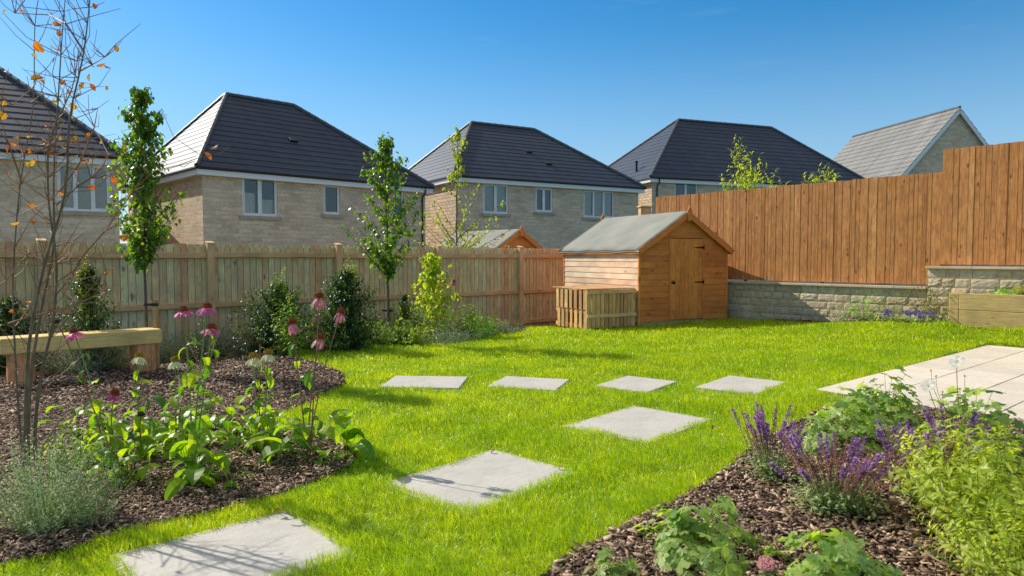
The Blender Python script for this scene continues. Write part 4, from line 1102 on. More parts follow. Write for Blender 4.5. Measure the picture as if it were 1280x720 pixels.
def leafy_stems(root, n, hlo, hhi, spread, lf, L, W, per, seed, lean=.35, el=(.2, .9), stemname='stems', leafname='foliage', stemmat='stem', leafmat_='lf_mid', droop=.5, seg=4, start=.1, rad=.004, whorl=0, topbias=0, shape=.45, jag=.04):
    """upright leafy shoots from one crown"""
    random.seed(seed)
    sb, lb = MB(), MB(); tops = []
    for i in range(n):
        th = rnd(0, 2 * PI); r = spread * math.sqrt(rnd(0, 1)); h = rnd(hlo, hhi) * (1 - .35 * (r / spread) ** 2)
        p0 = Vector((math.cos(th) * r * .45, math.sin(th) * r * .45, -.01)); p2 = Vector((math.cos(th) * r * (1 + lean), math.sin(th) * r * (1 + lean), h))
        p1 = Vector((p0.x * .6 + p2.x * .4 + rnd(-jag, jag), p0.y * .6 + p2.y * .4 + rnd(-jag, jag), h * .6))
        pts = bez(p0, p1, p2, 6); sb.tube(pts, rad, rad * .5, 4, cap=False); tops.append((pts[-1], (pts[-1] - pts[-2]).normalized()))
        k = int(per * h / hhi) + 1
        for j in range(k):
            f = start + (1 - start) * ((j + rnd(.0, 1)) / k) ** (1 - topbias); q = f * 6; a = int(min(q, 5)); p = pts[a].lerp(pts[a + 1], q - a); ax = (pts[a + 1] - pts[a]).normalized()
            for _ in range(max(1, whorl)):
                phi = rnd(0, 2 * PI); o_ = ax.orthogonal().normalized(); o_ = Matrix.Rotation(phi, 3, ax) @ o_; e = rnd(*el)
                d = o_ * math.cos(e) + ax * math.sin(e); l = L * rnd(.65, 1.2) * (1 - .25 * f)
                lb.leaf(p, d, ax, l, l * W * rnd(.85, 1.15), droop * rnd(.4, 1.4), .25, seg, 0, shape)
    sb.build(stemname, M[stemmat], root); lb.build(leafname, M[leafmat_], root)
    return tops

def plant(name, label, cat, base, **k):
    grp = k.pop('group', None); root = thing(name, label, cat, base, 0, grp); tops = leafy_stems(root, **k); return root, tops

# silver bush at the lower left
plant('lavender_bush', 'bushy silver grey lavender with fine needle leaves at the lower left corner', 'lavender', G(60, 662), n=190, hlo=.25, hhi=.66, spread=.34, lf=0, L=.036, W=.2, per=46, seed=31, leafmat_='lf_silver', lean=.25, seg=2, rad=.0018, droop=.2, el=(.3, 1.0), stemmat='stem')
plant('lavender_bush', 'small silver sprigs right of the larger silver bush', 'lavender', G(120, 655), n=55, hlo=.2, hhi=.4, spread=.2, lf=0, L=.03, W=.15, per=30, seed=32, leafmat_='lf_silver', lean=.25, seg=2, rad=.0018, droop=.2, el=(.3, 1.0))
# loose soft leaves between them and the coneflowers
plant('perennial', 'low green leafy clump behind the silver bush and below the bare shrub', 'plant', G(105, 585), n=34, hlo=.16, hhi=.34, spread=.3, lf=0, L=.085, W=.36, per=9, seed=33, leafmat_='lf_cone', lean=.4, seg=4)

# yellow green shrub at the lower right
plant('spurge_shrub', 'large lime green leafy shrub filling the lower right corner', 'shrub', G(1228, 672), n=165, hlo=.28, hhi=.66, spread=.44, lf=0, L=.08, W=.29, per=34, seed=34, leafmat_='lf_lime', lean=.32, el=(.25, .95), seg=4, start=.15, rad=.0035, topbias=.3)
plant('spurge_shrub', 'smaller lime green shrub at the very bottom right edge', 'shrub', G(1275, 745), n=100, hlo=.24, hhi=.42, spread=.34, lf=0, L=.065, W=.29, per=20, seed=35, leafmat_='lf_lime', lean=.3, el=(.25, .95), seg=4, start=.15, rad=.0035, topbias=.3)

# salvias
def salvia(label, base, n, h, spread, seed, fresh=.45, leanv=(0, 0)):
    random.seed(seed)
    root = thing('salvia', label, 'salvia', base, 0, 'purple salvias in the right bed')
    lb, sb = MB(), MB()
    for i in range(n):
        th = rnd(0, 2 * PI); r = spread * math.sqrt(rnd(0, 1)); hh = h * rnd(.62, 1.05)
        p0 = Vector((math.cos(th) * r * .35, math.sin(th) * r * .35, -.01)); p2 = Vector((math.cos(th) * r * 1.35 + leanv[0] * hh, math.sin(th) * r * 1.35 + leanv[1] * hh, hh))
        pts = bez(p0, (p0 + p2) / 2 + Vector((rnd(-.03, .03), rnd(-.03, .03), .06)), p2, 8)
        ns = MB(); fp = MB(); ax = (pts[-1] - pts[-3]).normalized()
        ns.tube(pts[3:], .0022, .0014, 4, cap=False); sb.tube(pts[:5], .003, .0022, 4, cap=False)
        isf = random.random() < fresh
        k0 = 26
        for j in range(k0):
            f = .42 + .58 * j / k0; q = f * 8; a = min(int(q), 7); p = pts[a].lerp(pts[a + 1], q - a)
            for _ in range(4 if f < .75 else 5):
                d = (rdir(-.4, .6) + ax * .55).normalized(); l = rnd(.008, .014)
                blue = isf and f > .64
                (fp if blue else ns).leaf(p, d, ax, l * (1.8 if blue else 1), l * (1.4 if blue else .62), .3, .4, 2)
        s = ns.build('flower_spike', M['calyx'], root)
        if fp.v: fp.build('fresh_florets', M['purple'], s)
        for j in range(16):
            f = rnd(.02, .55); q = f * 8; a = int(q); p = pts[a].lerp(pts[a + 1], q - a); d = rdir(-.1, .7); l = rnd(.025, .05) * (1.1 - f)
            lb.leaf(p, d, Vector((0, 0, 1)), l, l * .45, .6, .25, 3)
    for j in range(n * 7):
        th = rnd(0, 2 * PI); r = spread * rnd(.1, 1.0); l = rnd(.03, .055)
        lb.leaf(Vector((math.cos(th) * r, math.sin(th) * r, rnd(.01, h * .35))), rdir(-.1, .8), Vector((0, 0, 1)), l, l * .42, .6, .25, 3)
    sb.build('stems', M['stem'], root); lb.build('foliage', M['lf_grey'], root)
    return root
salvia('purple salvia at the lawn edge with the freshest violet spikes', G(962, 600), 36, .52, .19, 41, .62, (-.03, .1))
salvia('browner salvia in the middle of the right bed, mostly spent spikes', G(1042, 640), 80, .47, .30, 42, .36)
salvia('purple salvia between the white anemone and the lime green shrub', G(1160, 628), 52, .50, .24, 43, .5)
salvia('small violet salvia sprig below the white anemone', G(1192, 585), 24, .44, .18, 44, .65)

# lobed leaf mounds
def mound(name, label, cat, base, r, h, n, lr, seed, mat='lf_gran', lobes=5, group=None, cut=.52, fl=None):
    random.seed(seed)
    root = thing(name, label, cat, base, 0, group); lb, sb = MB(), MB()
    for i in range(n):
        th = rnd(0, 2 * PI); q = math.sqrt(rnd(.0, 1)); lob = 1 + .22 * math.sin(3 * th + seed) + .15 * math.sin(5 * th + 2 * seed); rr = r * q * lob * rnd(.85, 1.12); z = h * (1 - q ** 2.2) * rnd(.5, 1.25) * (1 + .3 * math.sin(2 * th + seed * 3)) + .03
        c = Vector((rr * math.cos(th), rr * math.sin(th), z)); nr = Vector((math.cos(th) * q * .85 + rnd(-.4, .4), math.sin(th) * q * .85 + rnd(-.4, .4), rnd(.5, 1.1)))
        lb.palm(c, nr, Vector((math.cos(th), math.sin(th), -.2)), lr * rnd(.7, 1.35), lobes, 0, rnd(.05, .22), cut)
        if i % 2 == 0: sb.tube(bez((rr * .15 * math.cos(th), rr * .15 * math.sin(th), 0), (rr * .4 * math.cos(th), rr * .4 * math.sin(th), z * .8), c, 4), .002, .0014, 4, cap=False)
    sb.build('stalks', M['stem'], root); lb.build('foliage', M[mat], root); return root
GG = 'lobed leaf mounds in the right bed'
mound('geranium', 'low mound of pale lobed leaves close to the lawn edge at the bottom', 'geranium', G(872, 694), .30, .21, 170, .055, 51, group=GG)
mound('geranium', 'lobed leaf mound cut off by the bottom edge behind the pink sedum', 'geranium', G(1050, 745), .33, .2, 170, .055, 52, group=GG)
mound('geranium', 'small sprig of lobed leaves at the bottom edge left of the pink sedum', 'geranium', G(765, 728), .17, .08, 34, .045, 53, group=GG)
mound('geranium', 'broad green mound of lobed leaves beside the patio corner behind the salvias', 'geranium', G(1062, 555), .46, .30, 260, .06, 54, group=GG)
mound('geranium', 'second lobed mound touching the patio, right of the broad one', 'geranium', G(1108, 532), .34, .34, 170, .058, 55, group=GG)
a_ = G(1220, 580)
an = mound('anemone', 'white flowered anemone above a clump of large lobed leaves by the patio', 'anemone', a_, .42, .40, 170, .07, 56, cut=.6)
random.seed(57)
sb = MB()
heads = [(1160, 482, 0), (1196, 452, .03), (1186, 447, .1)]
for px, py, dy in heads[:2]:
    t = at(px, py, a_.y - .1 + dy) - a_; pts = bez((-.08, -.05, .0), (t.x * .7 - .04, t.y * .5, t.z * .6), t, 8); sb.tube(pts, .0035, .0022, 5)
    fb = MB(); c = t; d = Vector((-.6, -.42, .65)).normalized(); a = d.orthogonal().normalized(); b = d.cross(a)
    for k in range(6):
        th = 2 * PI * k / 6; o_ = a * math.cos(th) + b * math.sin(th); fb.leaf(c + o_ * .006, (o_ + d * .25).normalized(), d, .052, .05, .2, .1, 5, 0, .6)
    f = fb.build('flower', M['whitepet'], an)
    cb = MB()
    for k in range(26): q = rdir(-.2, 1); nn = (a * q.x + b * q.y + d * abs(q.z)).normalized(); p = c + nn * .007; t2 = nn.orthogonal() * .0018; cb.add([p + t2, p + nn.cross(t2), p - t2, p + nn * .006], [(0, 1, 3), (1, 2, 3), (2, 0, 3)])
    cb.build('flower_centre', M['yellowfl'], f)
bb = MB()
for px, py in ((1170, 470), (1178, 490), (1206, 470), (1164, 463), (1200, 486)):
    t = at(px, py, a_.y - .05) - a_; sb.tube(bez((t.x * .6, t.y * .5, t.z * .55), (t.x, t.y, t.z * .75), t, 5), .0022, .0014, 4)
    for k in range(14): nn = rdir(); p = t + nn * .006; q = nn.orthogonal() * .003; bb.add([p + q, p + nn.cross(q), p - q, p + nn * .004], [(0, 1, 3), (1, 2, 3), (2, 0, 3)])
sb.build('flower_stalks', M['stem_brown'], an); bb.build('flower_buds', M['stem'], an)
lb = MB()
for k in range(9):
    t = at(rnd(1170, 1205), rnd(492, 520), a_.y - .05) - a_; lb.palm(t, Vector((rnd(-.5, .5), rnd(-.6, 0), 1)), rdir(-.2, .2), .055, 3, 0, .3, .35)
lb.build('stalk_leaves', M['lf_gran'], an)
# pink sedum
sq = G(957, 742); sd_ = thing('sedum', 'flat pink sedum flower head at the bottom edge', 'sedum', sq)
random.seed(58); sb, fb, lb = MB(), MB(), MB()
for k in range(7):
    th = rnd(0, 2 * PI); r = rnd(.0, .05); t = Vector((r * math.cos(th), r * math.sin(th), rnd(.12, .15))); sb.tube(bez((0, 0, 0), (r * .4, 0, .08), t, 4), .004, .003, 5)
    for j in range(60):
        q = rdir(0, 1); p = t + Vector((q.x * .034, q.y * .034, abs(q.z) * .012)); n = (q + Vector((0, 0, 1))).normalized(); u = n.orthogonal() * .0045; v_ = n.cross(u)
        fb.add([p + u, p + v_, p - u, p - v_, p + n * .004], [(0, 1, 4), (1, 2, 4), (2, 3, 4), (3, 0, 4)])
    for j in range(6): lb.leaf(t * rnd(.2, .8), rdir(-.1, .5), Vector((0, 0, 1)), .04, .018, .3, .2, 3)
sb.build('stems', M['stem'], sd_); fb.build('flower_head', M['sedum'], sd_); lb.build('foliage', M['lf_grey'], sd_)

# ------------------------------------------------------------------ trees
def crown_tree(name, label, base, h, prof, n_twigs, per, L, W, mat, seed, trunk_r=.022, clear=.4, wander=.03, droop=1.0, group=None, rough=1.0, twig_up=.5, cat='tree', top_thin=0.0, trunkmat='trunk', shell=.5, fpow=.9):
    """prof(f): crown radius at height fraction f (0 at the lowest leaf, 1 at the top)"""
    random.seed(seed); root = thing(name, label, cat, base, 0, group)
    tb, lb = MB(), MB(); pts = []; z0 = h * clear
    x = y = 0.0
    for i in range(15):
        pts.append(Vector((x, y, h * i / 14 * .98 - .02))); x += rnd(-wander, wander); y += rnd(-wander, wander)
    tb.tube(pts, trunk_r, trunk_r * .18, 7)
    def trunk_at(z): k = max(0, min(13.99, z / (h * .98) * 14)); a = int(k); return pts[a].lerp(pts[a + 1], k - a)
    for i in range(n_twigs):
        f = rnd(0, 1) ** fpow; z = z0 + (h - z0) * f; rr = prof(f)
        if rr <= 0.005: continue
        th = i * 2.399 + rnd(-.7, .7); r = rr * (.12 + .94 * random.random() ** .62) * rnd(.75, 1.12 * rough)
        e = Vector((trunk_at(z).x + r * math.cos(th), trunk_at(z).y + r * math.sin(th), z)); s = trunk_at(max(z0 * .9, z - r * twig_up * 2 - .05))
        pt = bez(s, s.lerp(e, .5) + Vector((0, 0, -.06 * r)), e, 4); tb.tube(pt, trunk_r * .28, trunk_r * .1, 4, cap=False)
        for j in range(per):
            t = rnd(.12, 1.05); k = min(3.99, t * 4); a = int(k); p = pt[a].lerp(pt[a + 1], k - a) + rdir() * rnd(0, L * .9)
            d = (Vector((math.cos(th), math.sin(th), 0)) * .5 + rdir(-1, .5)).normalized(); l = L * rnd(.6, 1.2)
            lb.leaf(p, d, (Vector((0, 0, 1)) + rdir() * .5).normalized(), l, l * W, droop * rnd(.4, 1.3), .25, 3)
    tb.build('trunk', M[trunkmat], root); lb.build('crown', M[mat], root); return root
def lerp_prof(tab):
    def f(t):
        for (a, ra), (b, rb) in zip(tab, tab[1:]):
            if a <= t <= b: return ra + (rb - ra) * (t - a) / (b - a)
        return tab[-1][1]
    return f
t1 = G(184, 462)
crown_tree('pear_tree', 'young pear tree with a dense egg shaped crown behind the bench end', t1, EYE + 214 / 853 * t1.y, lerp_prof([(0, .12), (.1, .42), (.25, .62), (.42, .60), (.58, .5), (.75, .36), (.9, .24), (1, .06)]), 120, 20, .10, .55, 'lf_pear', 61, .026, .40, .012, 1.1, 'young pear trees in the border')
t2 = G(484, 431)
crown_tree('pear_tree', 'young pear tree with a ragged leaning crown near the middle fence post', t2, EYE + 154 / 853 * t2.y, lerp_prof([(0, .1), (.14, .16), (.24, .55), (.36, .80), (.5, .74), (.62, .55), (.8, .42), (.93, .26), (1, .06)]), 90, 21, .105, .55, 'lf_pear', 62, .026, .34, .014, 1.1, 'young pear trees in the border', 1.1)
t3 = at(573, 322, 20.6); t3.z = -.3
crown_tree('slender_tree', 'thin airy tree with sparse yellow green leaves in the garden beyond the fence', t3, EYE + .3 + 165 / 853 * 20.6, lerp_prof([(0, 1.0), (.15, 1.75), (.35, 1.6), (.48, .9), (.62, .28), (.8, .36), (.9, .25), (1, .04)]), 95, 15, .125, .5, 'lf_thin', 63, .04, .36, .04, .8, None, 1.3, .35, fpow=1.9)
def shoot_tree(label, base, tips, seed, mat='lf_bright', L=.15, W=.2, per=44):
    random.seed(seed); root = thing('willow', label, 'tree', base, 0, 'bright trees beyond the orange fence'); tb, lb = MB(), MB(); b = Vector(base)
    h0 = min(t.z for t in tips) - b.z - .9; tb.tube([(0, 0, -.1), (.02, 0, h0 * .5), (0, .02, h0)], .05, .035, 7)
    for t in tips:
        e = t - b; s = Vector((0, 0, h0 * rnd(.75, 1))); m_ = Vector((e.x * .75, e.y * .75, s.z + (e.z - s.z) * .45)); pts = bez(s, m_, e, 8); tb.tube(pts, .014, .003, 5)
        for k in range(per):
            f = .3 + .7 * (k / per); q = f * 8; i = min(7, int(q)); p = pts[i].lerp(pts[i + 1], q - i); ax = (pts[i + 1] - pts[i]).normalized()
            d = (ax * rnd(.2, .9) + rdir() * .8).normalized(); l = L * rnd(.6, 1.25) * (1.15 - .35 * f); lb.leaf(p, d, Vector((0, 0, 1)), l, l * W, rnd(.3, 1.0), .2, 3)
        for j in range(4):
            f = rnd(.4, .85); q = f * 8; i = int(q); p = pts[i]; e2_ = p + Vector((rnd(-.3, .3), rnd(-.3, .3), rnd(.1, .35))); tb.tube([p, e2_], .004, .002, 4)
            for k in range(14): pp = p.lerp(e2_, rnd(.2, 1)); d = (rdir() + Vector((0, 0, .4))).normalized(); l = L * rnd(.5, 1.0); lb.leaf(pp, d, Vector((0, 0, 1)), l, l * W, rnd(.3, 1), .2, 3)
    tb.build('trunk', M['trunk'], root); lb.build('crown', M[mat], root)
t4 = at(932, 300, 18.2); t4.z = -.1
random.seed(640)
shoot_tree('bright yellow green bamboo like tree rising above the long orange fence', t4, [at(px, py, 18.2 + rnd(-.4, .4)) for px, py in ((919, 165), (926, 172), (933, 182), (940, 190), (950, 192), (958, 205), (970, 210), (975, 220), (912, 205), (903, 222), (922, 200), (945, 215), (930, 212), (962, 226), (985, 226))], 64)
t5 = at(1028, 290, 16.8); t5.z = -.1
shoot_tree('small leafy treetop just peeping over the orange fence before the gabled house', t5, [at(px, py, 16.8 + rnd(-.3, .3)) for px, py in ((1034, 203), (1024, 207), (1042, 210), (1014, 216), (1004, 217), (1030, 214), (1020, 220), (1046, 218))], 65)

# stakes
for px, py, top, lab in ((196, 463, 374, 'round topped tree stake with black tie beside the pear tree behind the bench'), (489, 431, 383, 'tree stake with black tie beside the second pear tree in the border')):
    b = G(px, py); h = EYE - (top - 322) / 853 * b.y - b.z
    root = thing('tree_stake', lab, 'stake', b, 0, 'tree stakes in the border'); mb = MB(); mb.tube([(0, 0, -.1), (0, 0, h - .02), (0, 0, h)], .04, .04, 12, radii=[.04, .04, .034]); mb.build('stake', M['stake'], root)
    mb = MB(); mb.tube([(0, 0, h - .10), (0, 0, h - .055)], .043, .043, 12); mb.box(-.16, -.04, -.012, .012, h - .095, h - .06); mb.build('tie', M['black'], root)

# shrubs along the fence
def shrub(label, px, py, h, r, n, per, L, W, mat, seed, tops=None, name='shrub', cat='shrub', lean=.3, el=(.1, .8), group='shrubs along the back fence'):
    return plant(name, label, cat, G(px, py), n=int(n * 1.5), hlo=h * .45, hhi=h, spread=r, lf=0, L=L * 1.15, W=W, per=int(per * 1.25), seed=seed, leafmat_=mat, lean=lean, el=el, seg=3, rad=.005, stemmat='stem_brown', start=.05, group=group)
def dense(label, px, py, h, r, n, L, W, mat, seed, prof=None):
    return crown_tree('shrub', label, G(px, py), h, lerp_prof(prof or [(0, r * .8), (.2, r), (.5, r), (.75, r * .75), (.92, r * .4), (1, r * .1)]), n, 24, L, W, mat, seed, .014, .04, .02, .6, 'shrubs along the back fence', 1.35, .55, 'shrub')
dense('slim dark evergreen shrub with light new tips behind the bench', 118, 463, 1.5, .38, 220, .055, .45, 'lf_dark', 71)
dense('broad dark green shrub against the fence, left of the middle post', 345, 440, 1.25, .72, 380, .065, .42, 'lf_dark', 72)
dense('dark upright evergreen shrub right beside the slanted post cap', 432, 437, 1.4, .56, 380, .065, .45, 'lf_dark', 73)
dense('dark low shrub at the far left behind the bare stems', 15, 470, 1.15, .7, 320, .055, .45, 'lf_dark', 74)
dense('thin dark shrub between the second pear tree and the climber', 506, 428, 1.0, .25, 80, .05, .42, 'lf_dark', 75)
shrub('wispy shrub with scattered leaves below the fence post by the pear tree', 255, 458, .95, .5, 14, 16, .05, .4, 'lf_dark', 76, lean=.6)
for px, py, top, lab, sd_ in ((112, 463, 300, 'bright green shoots above the slim dark shrub', 77), (437, 437, 300, 'bright yellow green shoots above the upright dark shrub', 78), (352, 440, 322, 'pale new shoots above the broad dark shrub', 79)):
    b = G(px, py); h = EYE - (top - 322) / 853 * b.y
    plant('new_growth', lab, 'shoots', b, n=15, hlo=h * .78, hhi=h, spread=.15, lf=0, L=.085, W=.38, per=30, seed=sd_, leafmat_='lf_yellow', lean=.2, seg=3, rad=.004, start=.62, el=(.2, .9), group='bright shoots in the shrubs along the fence')
# climber with yellow green leaves
cbp = G(540, 424)
crown_tree('climber', 'tall yellow green leafy plant in the border, behind dark red flowers', cbp, 1.80, lerp_prof([(0, .95), (.25, .95), (.42, .62), (.65, .46), (.88, .3), (1, .06)]), 105, 11, .115, .62, 'lf_yellow', 81, .012, .12, .02, .9, None, 1.2, .5, 'plant', trunkmat='stem')
random.seed(82)
root = thing('coneflower', 'dark crimson coneflowers in front of the yellow green climber', 'coneflower', G(556, 420)); b = Vector(root.location)
lb = MB()
for px, py, kd in ((551, 350, 'droop'), (555, 353, 'droop'), (567, 352, 'pink'), (545, 372, 'droop'), (552, 378, 'pink')):
    t = at(px, py, b.y) - b; sb = MB(); pts = bez((rnd(-.03, .03), 0, 0), (t.x * .4, t.y, t.z * .6), t, 6); sb.tube(pts, .006, .004, 5); sb.build('stem', M['stem'], root); flower_head(root, t, Vector((rnd(-.2, .2), -.4, 1)), kd, .075)
    for i in range(9): p = pts[rnd(0, 5).__int__()]; l = rnd(.09, .14); lb.leaf(p, rdir(-.1, .6), Vector((0, 0, 1)), l, l * .4, .8, .3, 4)
lb.build('foliage', M['lf_cone'], root)

# border plants in front of the fence
BG = 'low perennials along the lawn edge of the border'
def low(label, px, py, h, r, n, L, W, mat, seed, per=10, lean=.5, cat='perennial', name='perennial'):
    return plant(name, label, cat, G(px, py), n=int(n * 1.4), hlo=h * .6, hhi=h * 1.55, spread=r * 1.2, lf=0, L=L * 1.1, W=W, per=int(per * 1.2), seed=seed, leafmat_=mat, lean=lean, seg=4, rad=.003, el=(.0, .8), group=BG)
low('leafy green perennial at the left end of the lawn edge border', 445, 433, .34, .36, 44, .15, .34, 'lf_border', 91)
low('broad leaved plant below the second pear tree', 500, 431, .36, .32, 40, .15, .36, 'lf_border', 92)
low('grey green sub shrub left of the climber', 515, 424, .62, .3, 60, .05, .3, 'lf_grey', 93, per=26)
low('arching grey green bush at the foot of the climber', 545, 428, .72, .42, 60, .06, .3, 'lf_grey', 94, per=26, lean=.7)
low('yellow leaved clump at the front of the border', 520, 432, .28, .28, 24, .1, .5, 'lf_yellow', 95)
low('silver grey mound at the front of the border', 575, 428, .3, .4, 60, .045, .3, 'lf_pale', 96, per=18)
low('green clump right of the silver grey mound', 605, 423, .38, .3, 40, .07, .4, 'lf_mid', 97)
low('small silvery clump at the right end of the border', 632, 417, .28, .26, 45, .05, .32, 'lf_pale', 98, per=16)
low('thin tall weed with a few leaves before the fence, right of the climber', 590, 420, .95, .12, 5, .12, .5, 'lf_mid', 99, per=9)
low('feathery green plant with pale buds left of the drooping coneflower', 352, 444, .72, .2, 16, .13, .22, 'lf_cone', 100, per=18)
low('rough green plant close to the drooping pink flowers', 372, 446, .8, .22, 12, .13, .24, 'lf_cone', 101, per=16)
low('bushy mid green perennial between the second pear tree and the dark upright shrub', 472, 432, .36, .34, 46, .1, .34, 'lf_border', 102)
low('pale grey sprawling herb at the front edge below the climber', 552, 431, .26, .42, 70, .05, .3, 'lf_pale', 103, per=16)
low('rounded leafy plant behind the silvery mounds near the fence', 588, 418, .5, .34, 46, .08, .4, 'lf_border', 104, per=14)
low('bright green leafy tuft just left of the grey green sub shrub', 492, 424, .44, .3, 40, .1, .38, 'lf_border', 105)
low('loose leafy plant at the foot of the tree stake in the border', 530, 420, .55, .34, 46, .08, .38, 'lf_border', 106, per=14)
low('low green plant at the left end of the border by the dark shrub', 415, 437, .3, .34, 40, .1, .36, 'lf_border', 107)
# lavender rows by the bench
def lavender(label, px, py, h, r, n, seed):
    root, tops = plant('lavender_bush', label, 'lavender', G(px, py), n=int(n * 1.5), hlo=h * .6, hhi=h, spread=r, lf=0, L=.055, W=.2, per=22, seed=seed, leafmat_='lf_pale', lean=.35, seg=2, rad=.002, droop=.2, el=(.4, 1.1), group='grey lavender by the bench')
    fb = MB()
    for p, ax in tops[::3]:
        for k in range(12): q = p + ax * rnd(-.03, .05); fb.leaf(q, (rdir() + ax).normalized(), ax, .014, .009, .2, .3, 2)
    stuff(fb.build('florets', M['mauve'], root))
lavender('grey lavender clump with faded spikes right of the bench end', 262, 448, .66, .48, 210, 111)
lavender('grey lavender partly hidden behind the bench seat', 130, 462, .72, .5, 130, 112)
lavender('grey lavender tuft between the bench lavender and the broad dark shrub', 305, 446, .5, .34, 110, 114)
lavender('small grey lavender directly behind the right bench leg', 212, 456, .62, .34, 110, 115)
lavender('grey foliage showing under the bench between its legs', 95, 466, .4, .5, 120, 113)

def WP(px, k=19.2):
    a_k = (px - 640) / F_PX; d = k / (a_k + .88); return Vector((a_k * d, d, gz(a_k * d, d)))
# plants at the stone wall and in the planter
WG = 'small plants along the stone wall'
def wp(label, px, py, h, r, n, L, W, mat, seed, per=10, name='perennial'):
    return plant(name, label, 'perennial', WP(px), n=n, hlo=h * .6, hhi=h * 1.6, spread=r * 1.3, lf=0, L=L, W=W, per=per, seed=seed, leafmat_=mat, lean=.45, seg=3, rad=.004, el=(.1, .9), group=WG)
wp('grey green tuft in the wall shadow', 1052, 405, .3, .22, 26, .07, .3, 'lf_silver', 121)
wp('green strappy plant where the wall shadow ends', 1082, 404, .42, .24, 30, .2, .14, 'lf_mid', 122, per=4)
wp('small pale leaved plant against the sunny wall', 1118, 402, .55, .2, 20, .06, .4, 'lf_thin', 123)
wp('bronze leaved shrub at the corner of the stone walls', 1166, 400, .75, .28, 30, .07, .42, 'lf_red', 124, per=16)
wp('pale green shrub beside the bronze one', 1176, 399, .62, .22, 18, .06, .42, 'lf_thin', 125)
bq = WP(1140, 18.85); root = thing('violet_clump', 'low clump of violet blue flowers below the stone wall', 'flowers', bq); random.seed(126); lb, fb = MB(), MB()
for k in range(120):
    x = rnd(-.55, .55); p = Vector((x * .66, -x * .75 + rnd(-.12, .12), rnd(.02, .14))); l = rnd(.05, .09); lb.leaf(p, rdir(0, .8), Vector((0, 0, 1)), l, l * .5, .6, .2, 3)
for k in range(34):
    x = rnd(-.55, .55); p = Vector((x * .66, -x * .75 + rnd(-.12, .06), rnd(.12, .24))); d = Vector((rnd(-.4, .2), -.8, rnd(.2, .8))).normalized(); a = d.orthogonal().normalized(); b = d.cross(a)
    for j in range(5): o_ = a * math.cos(j * 1.257) + b * math.sin(j * 1.257); fb.leaf(p, (o_ + d * .3).normalized(), d, .034, .03, .2, .1, 3)
lb.build('foliage', M['lf_mid'], root); fb.build('blossom', M['blueflower'], root)
def in_planter(u, v_): return pl0 + Vector((-E2.x, -E2.y, 0)) * u + E1 * v_ + Vector((0, 0, .36 + .52))
for u, v_, h, r, mat, lab, sd_ in ((.75, .3, .2, .22, 'lf_mid', 'leafy green plant at the left end of the raised planter', 131), (1.5, .3, .22, .26, 'lf_gran', 'dark green clump in the raised planter right of the yellow flowers', 132), (1.06, .28, .26, .15, 'lf_yellow', 'yellow flowering tuft standing in the raised planter', 133), (2.1, .3, .2, .25, 'lf_mid', 'green clump at the right picture edge in the raised planter', 134)):
    root, tops = plant('perennial', lab, 'perennial', in_planter(u, v_), n=34, hlo=h * .5, hhi=h, spread=r, lf=0, L=.08, W=.45, per=9, seed=sd_, leafmat_=mat, lean=.4, seg=3, rad=.003, el=(.0, .8), group='plants in the raised planter')
    if sd_ == 133:
        fb = MB()
        for p, ax in tops:
            for k in range(16): q = p + rdir() * rnd(0, .03); fb.leaf(q, rdir(0, 1), Vector((0, 0, 1)), .022, .018, .2, .1, 2)
        fb.build('blossom', M['yellowfl'], root)

# ------------------------------------------------------------------ bare multi stemmed shrub at the left
random.seed(141)
tr = G(34, 628); root = thing('amelanchier', 'nearly bare multi stemmed shrub with a few orange and yellow leaves at the left edge', 'shrub', tr)
D = tr.y
stems = [[(34, 628), (31, 540), (38, 430), (58, 330), (75, 240), (90, 150), (104, 70), (110, 10), (112, -40)],
         [(38, 628), (38, 540), (46, 460), (54, 380), (60, 310), (63, 220), (70, 130), (84, 40), (90, -30)],
         [(42, 628), (44, 545), (52, 470), (64, 400), (72, 330), (70, 250), (72, 170), (88, 110), (104, 60)],
         [(33, 628), (30, 545), (20, 440), (19, 350), (28, 230), (34, 130), (42, 30), (44, -40)],]
tb = MB(); lb = MB(); segs = []
for i, s in enumerate(stems):
    dd = (-.15, .12, -.05, .3, .1, .4)[i]; pts = []
    for k, (px, py) in enumerate(s): pts.append(at(px, py, D + dd * k / (len(s) - 1) * (1.6)) - tr + Vector((rnd(-.045, .045), rnd(-.05, .05), 0)))
    fine = []
    for a, b in zip(pts, pts[1:]): fine += [a.lerp(b, t / 3) for t in range(3)]
    fine.append(pts[-1]); fine = [fine[0]] + [(fine[k - 1] + fine[k] * 2 + fine[k + 1]) / 4 for k in range(1, len(fine) - 1)] + [fine[-1]]
    tb.tube(fine, .0125 if i < 3 else .008, .002, 7)
    for k in range(5, len(fine) - 1): segs.append((fine[k], (fine[k + 1] - fine[k]).normalized(), k / len(fine)))
named = [[(66, 372), (88, 345), (104, 322), (132, 288), (165, 240), (190, 216), (222, 206), (252, 197)],
         [(8, 404), (36, 396), (62, 388), (95, 382), (134, 366)], [(72, 255), (95, 235), (112, 222), (136, 196), (160, 183)],
         [(92, 150), (70, 120), (40, 112), (16, 130)], [(100, 90), (116, 80), (132, 70)], [(60, 330), (36, 318), (8, 352), (-10, 360)], [(70, 180), (44, 190), (20, 196)],
         [(104, 66), (84, 30), (60, 18), (18, 17)], [(28, 230), (10, 180), (0, 150)], [(75, 240), (100, 200), (118, 160), (122, 135)]]
tw = MB(); tips = []
for s in named:
    pts = [at(px, py, D + rnd(-.2, .25)) - tr for px, py in s]; pts = [p + rdir() * .008 for p in pts]; tw.tube(pts, .0065, .0022, 5); tips += pts[1:]
    for k in range(1, len(pts)): segs.append((pts[k], (pts[k] - pts[k - 1]).normalized(), .7))
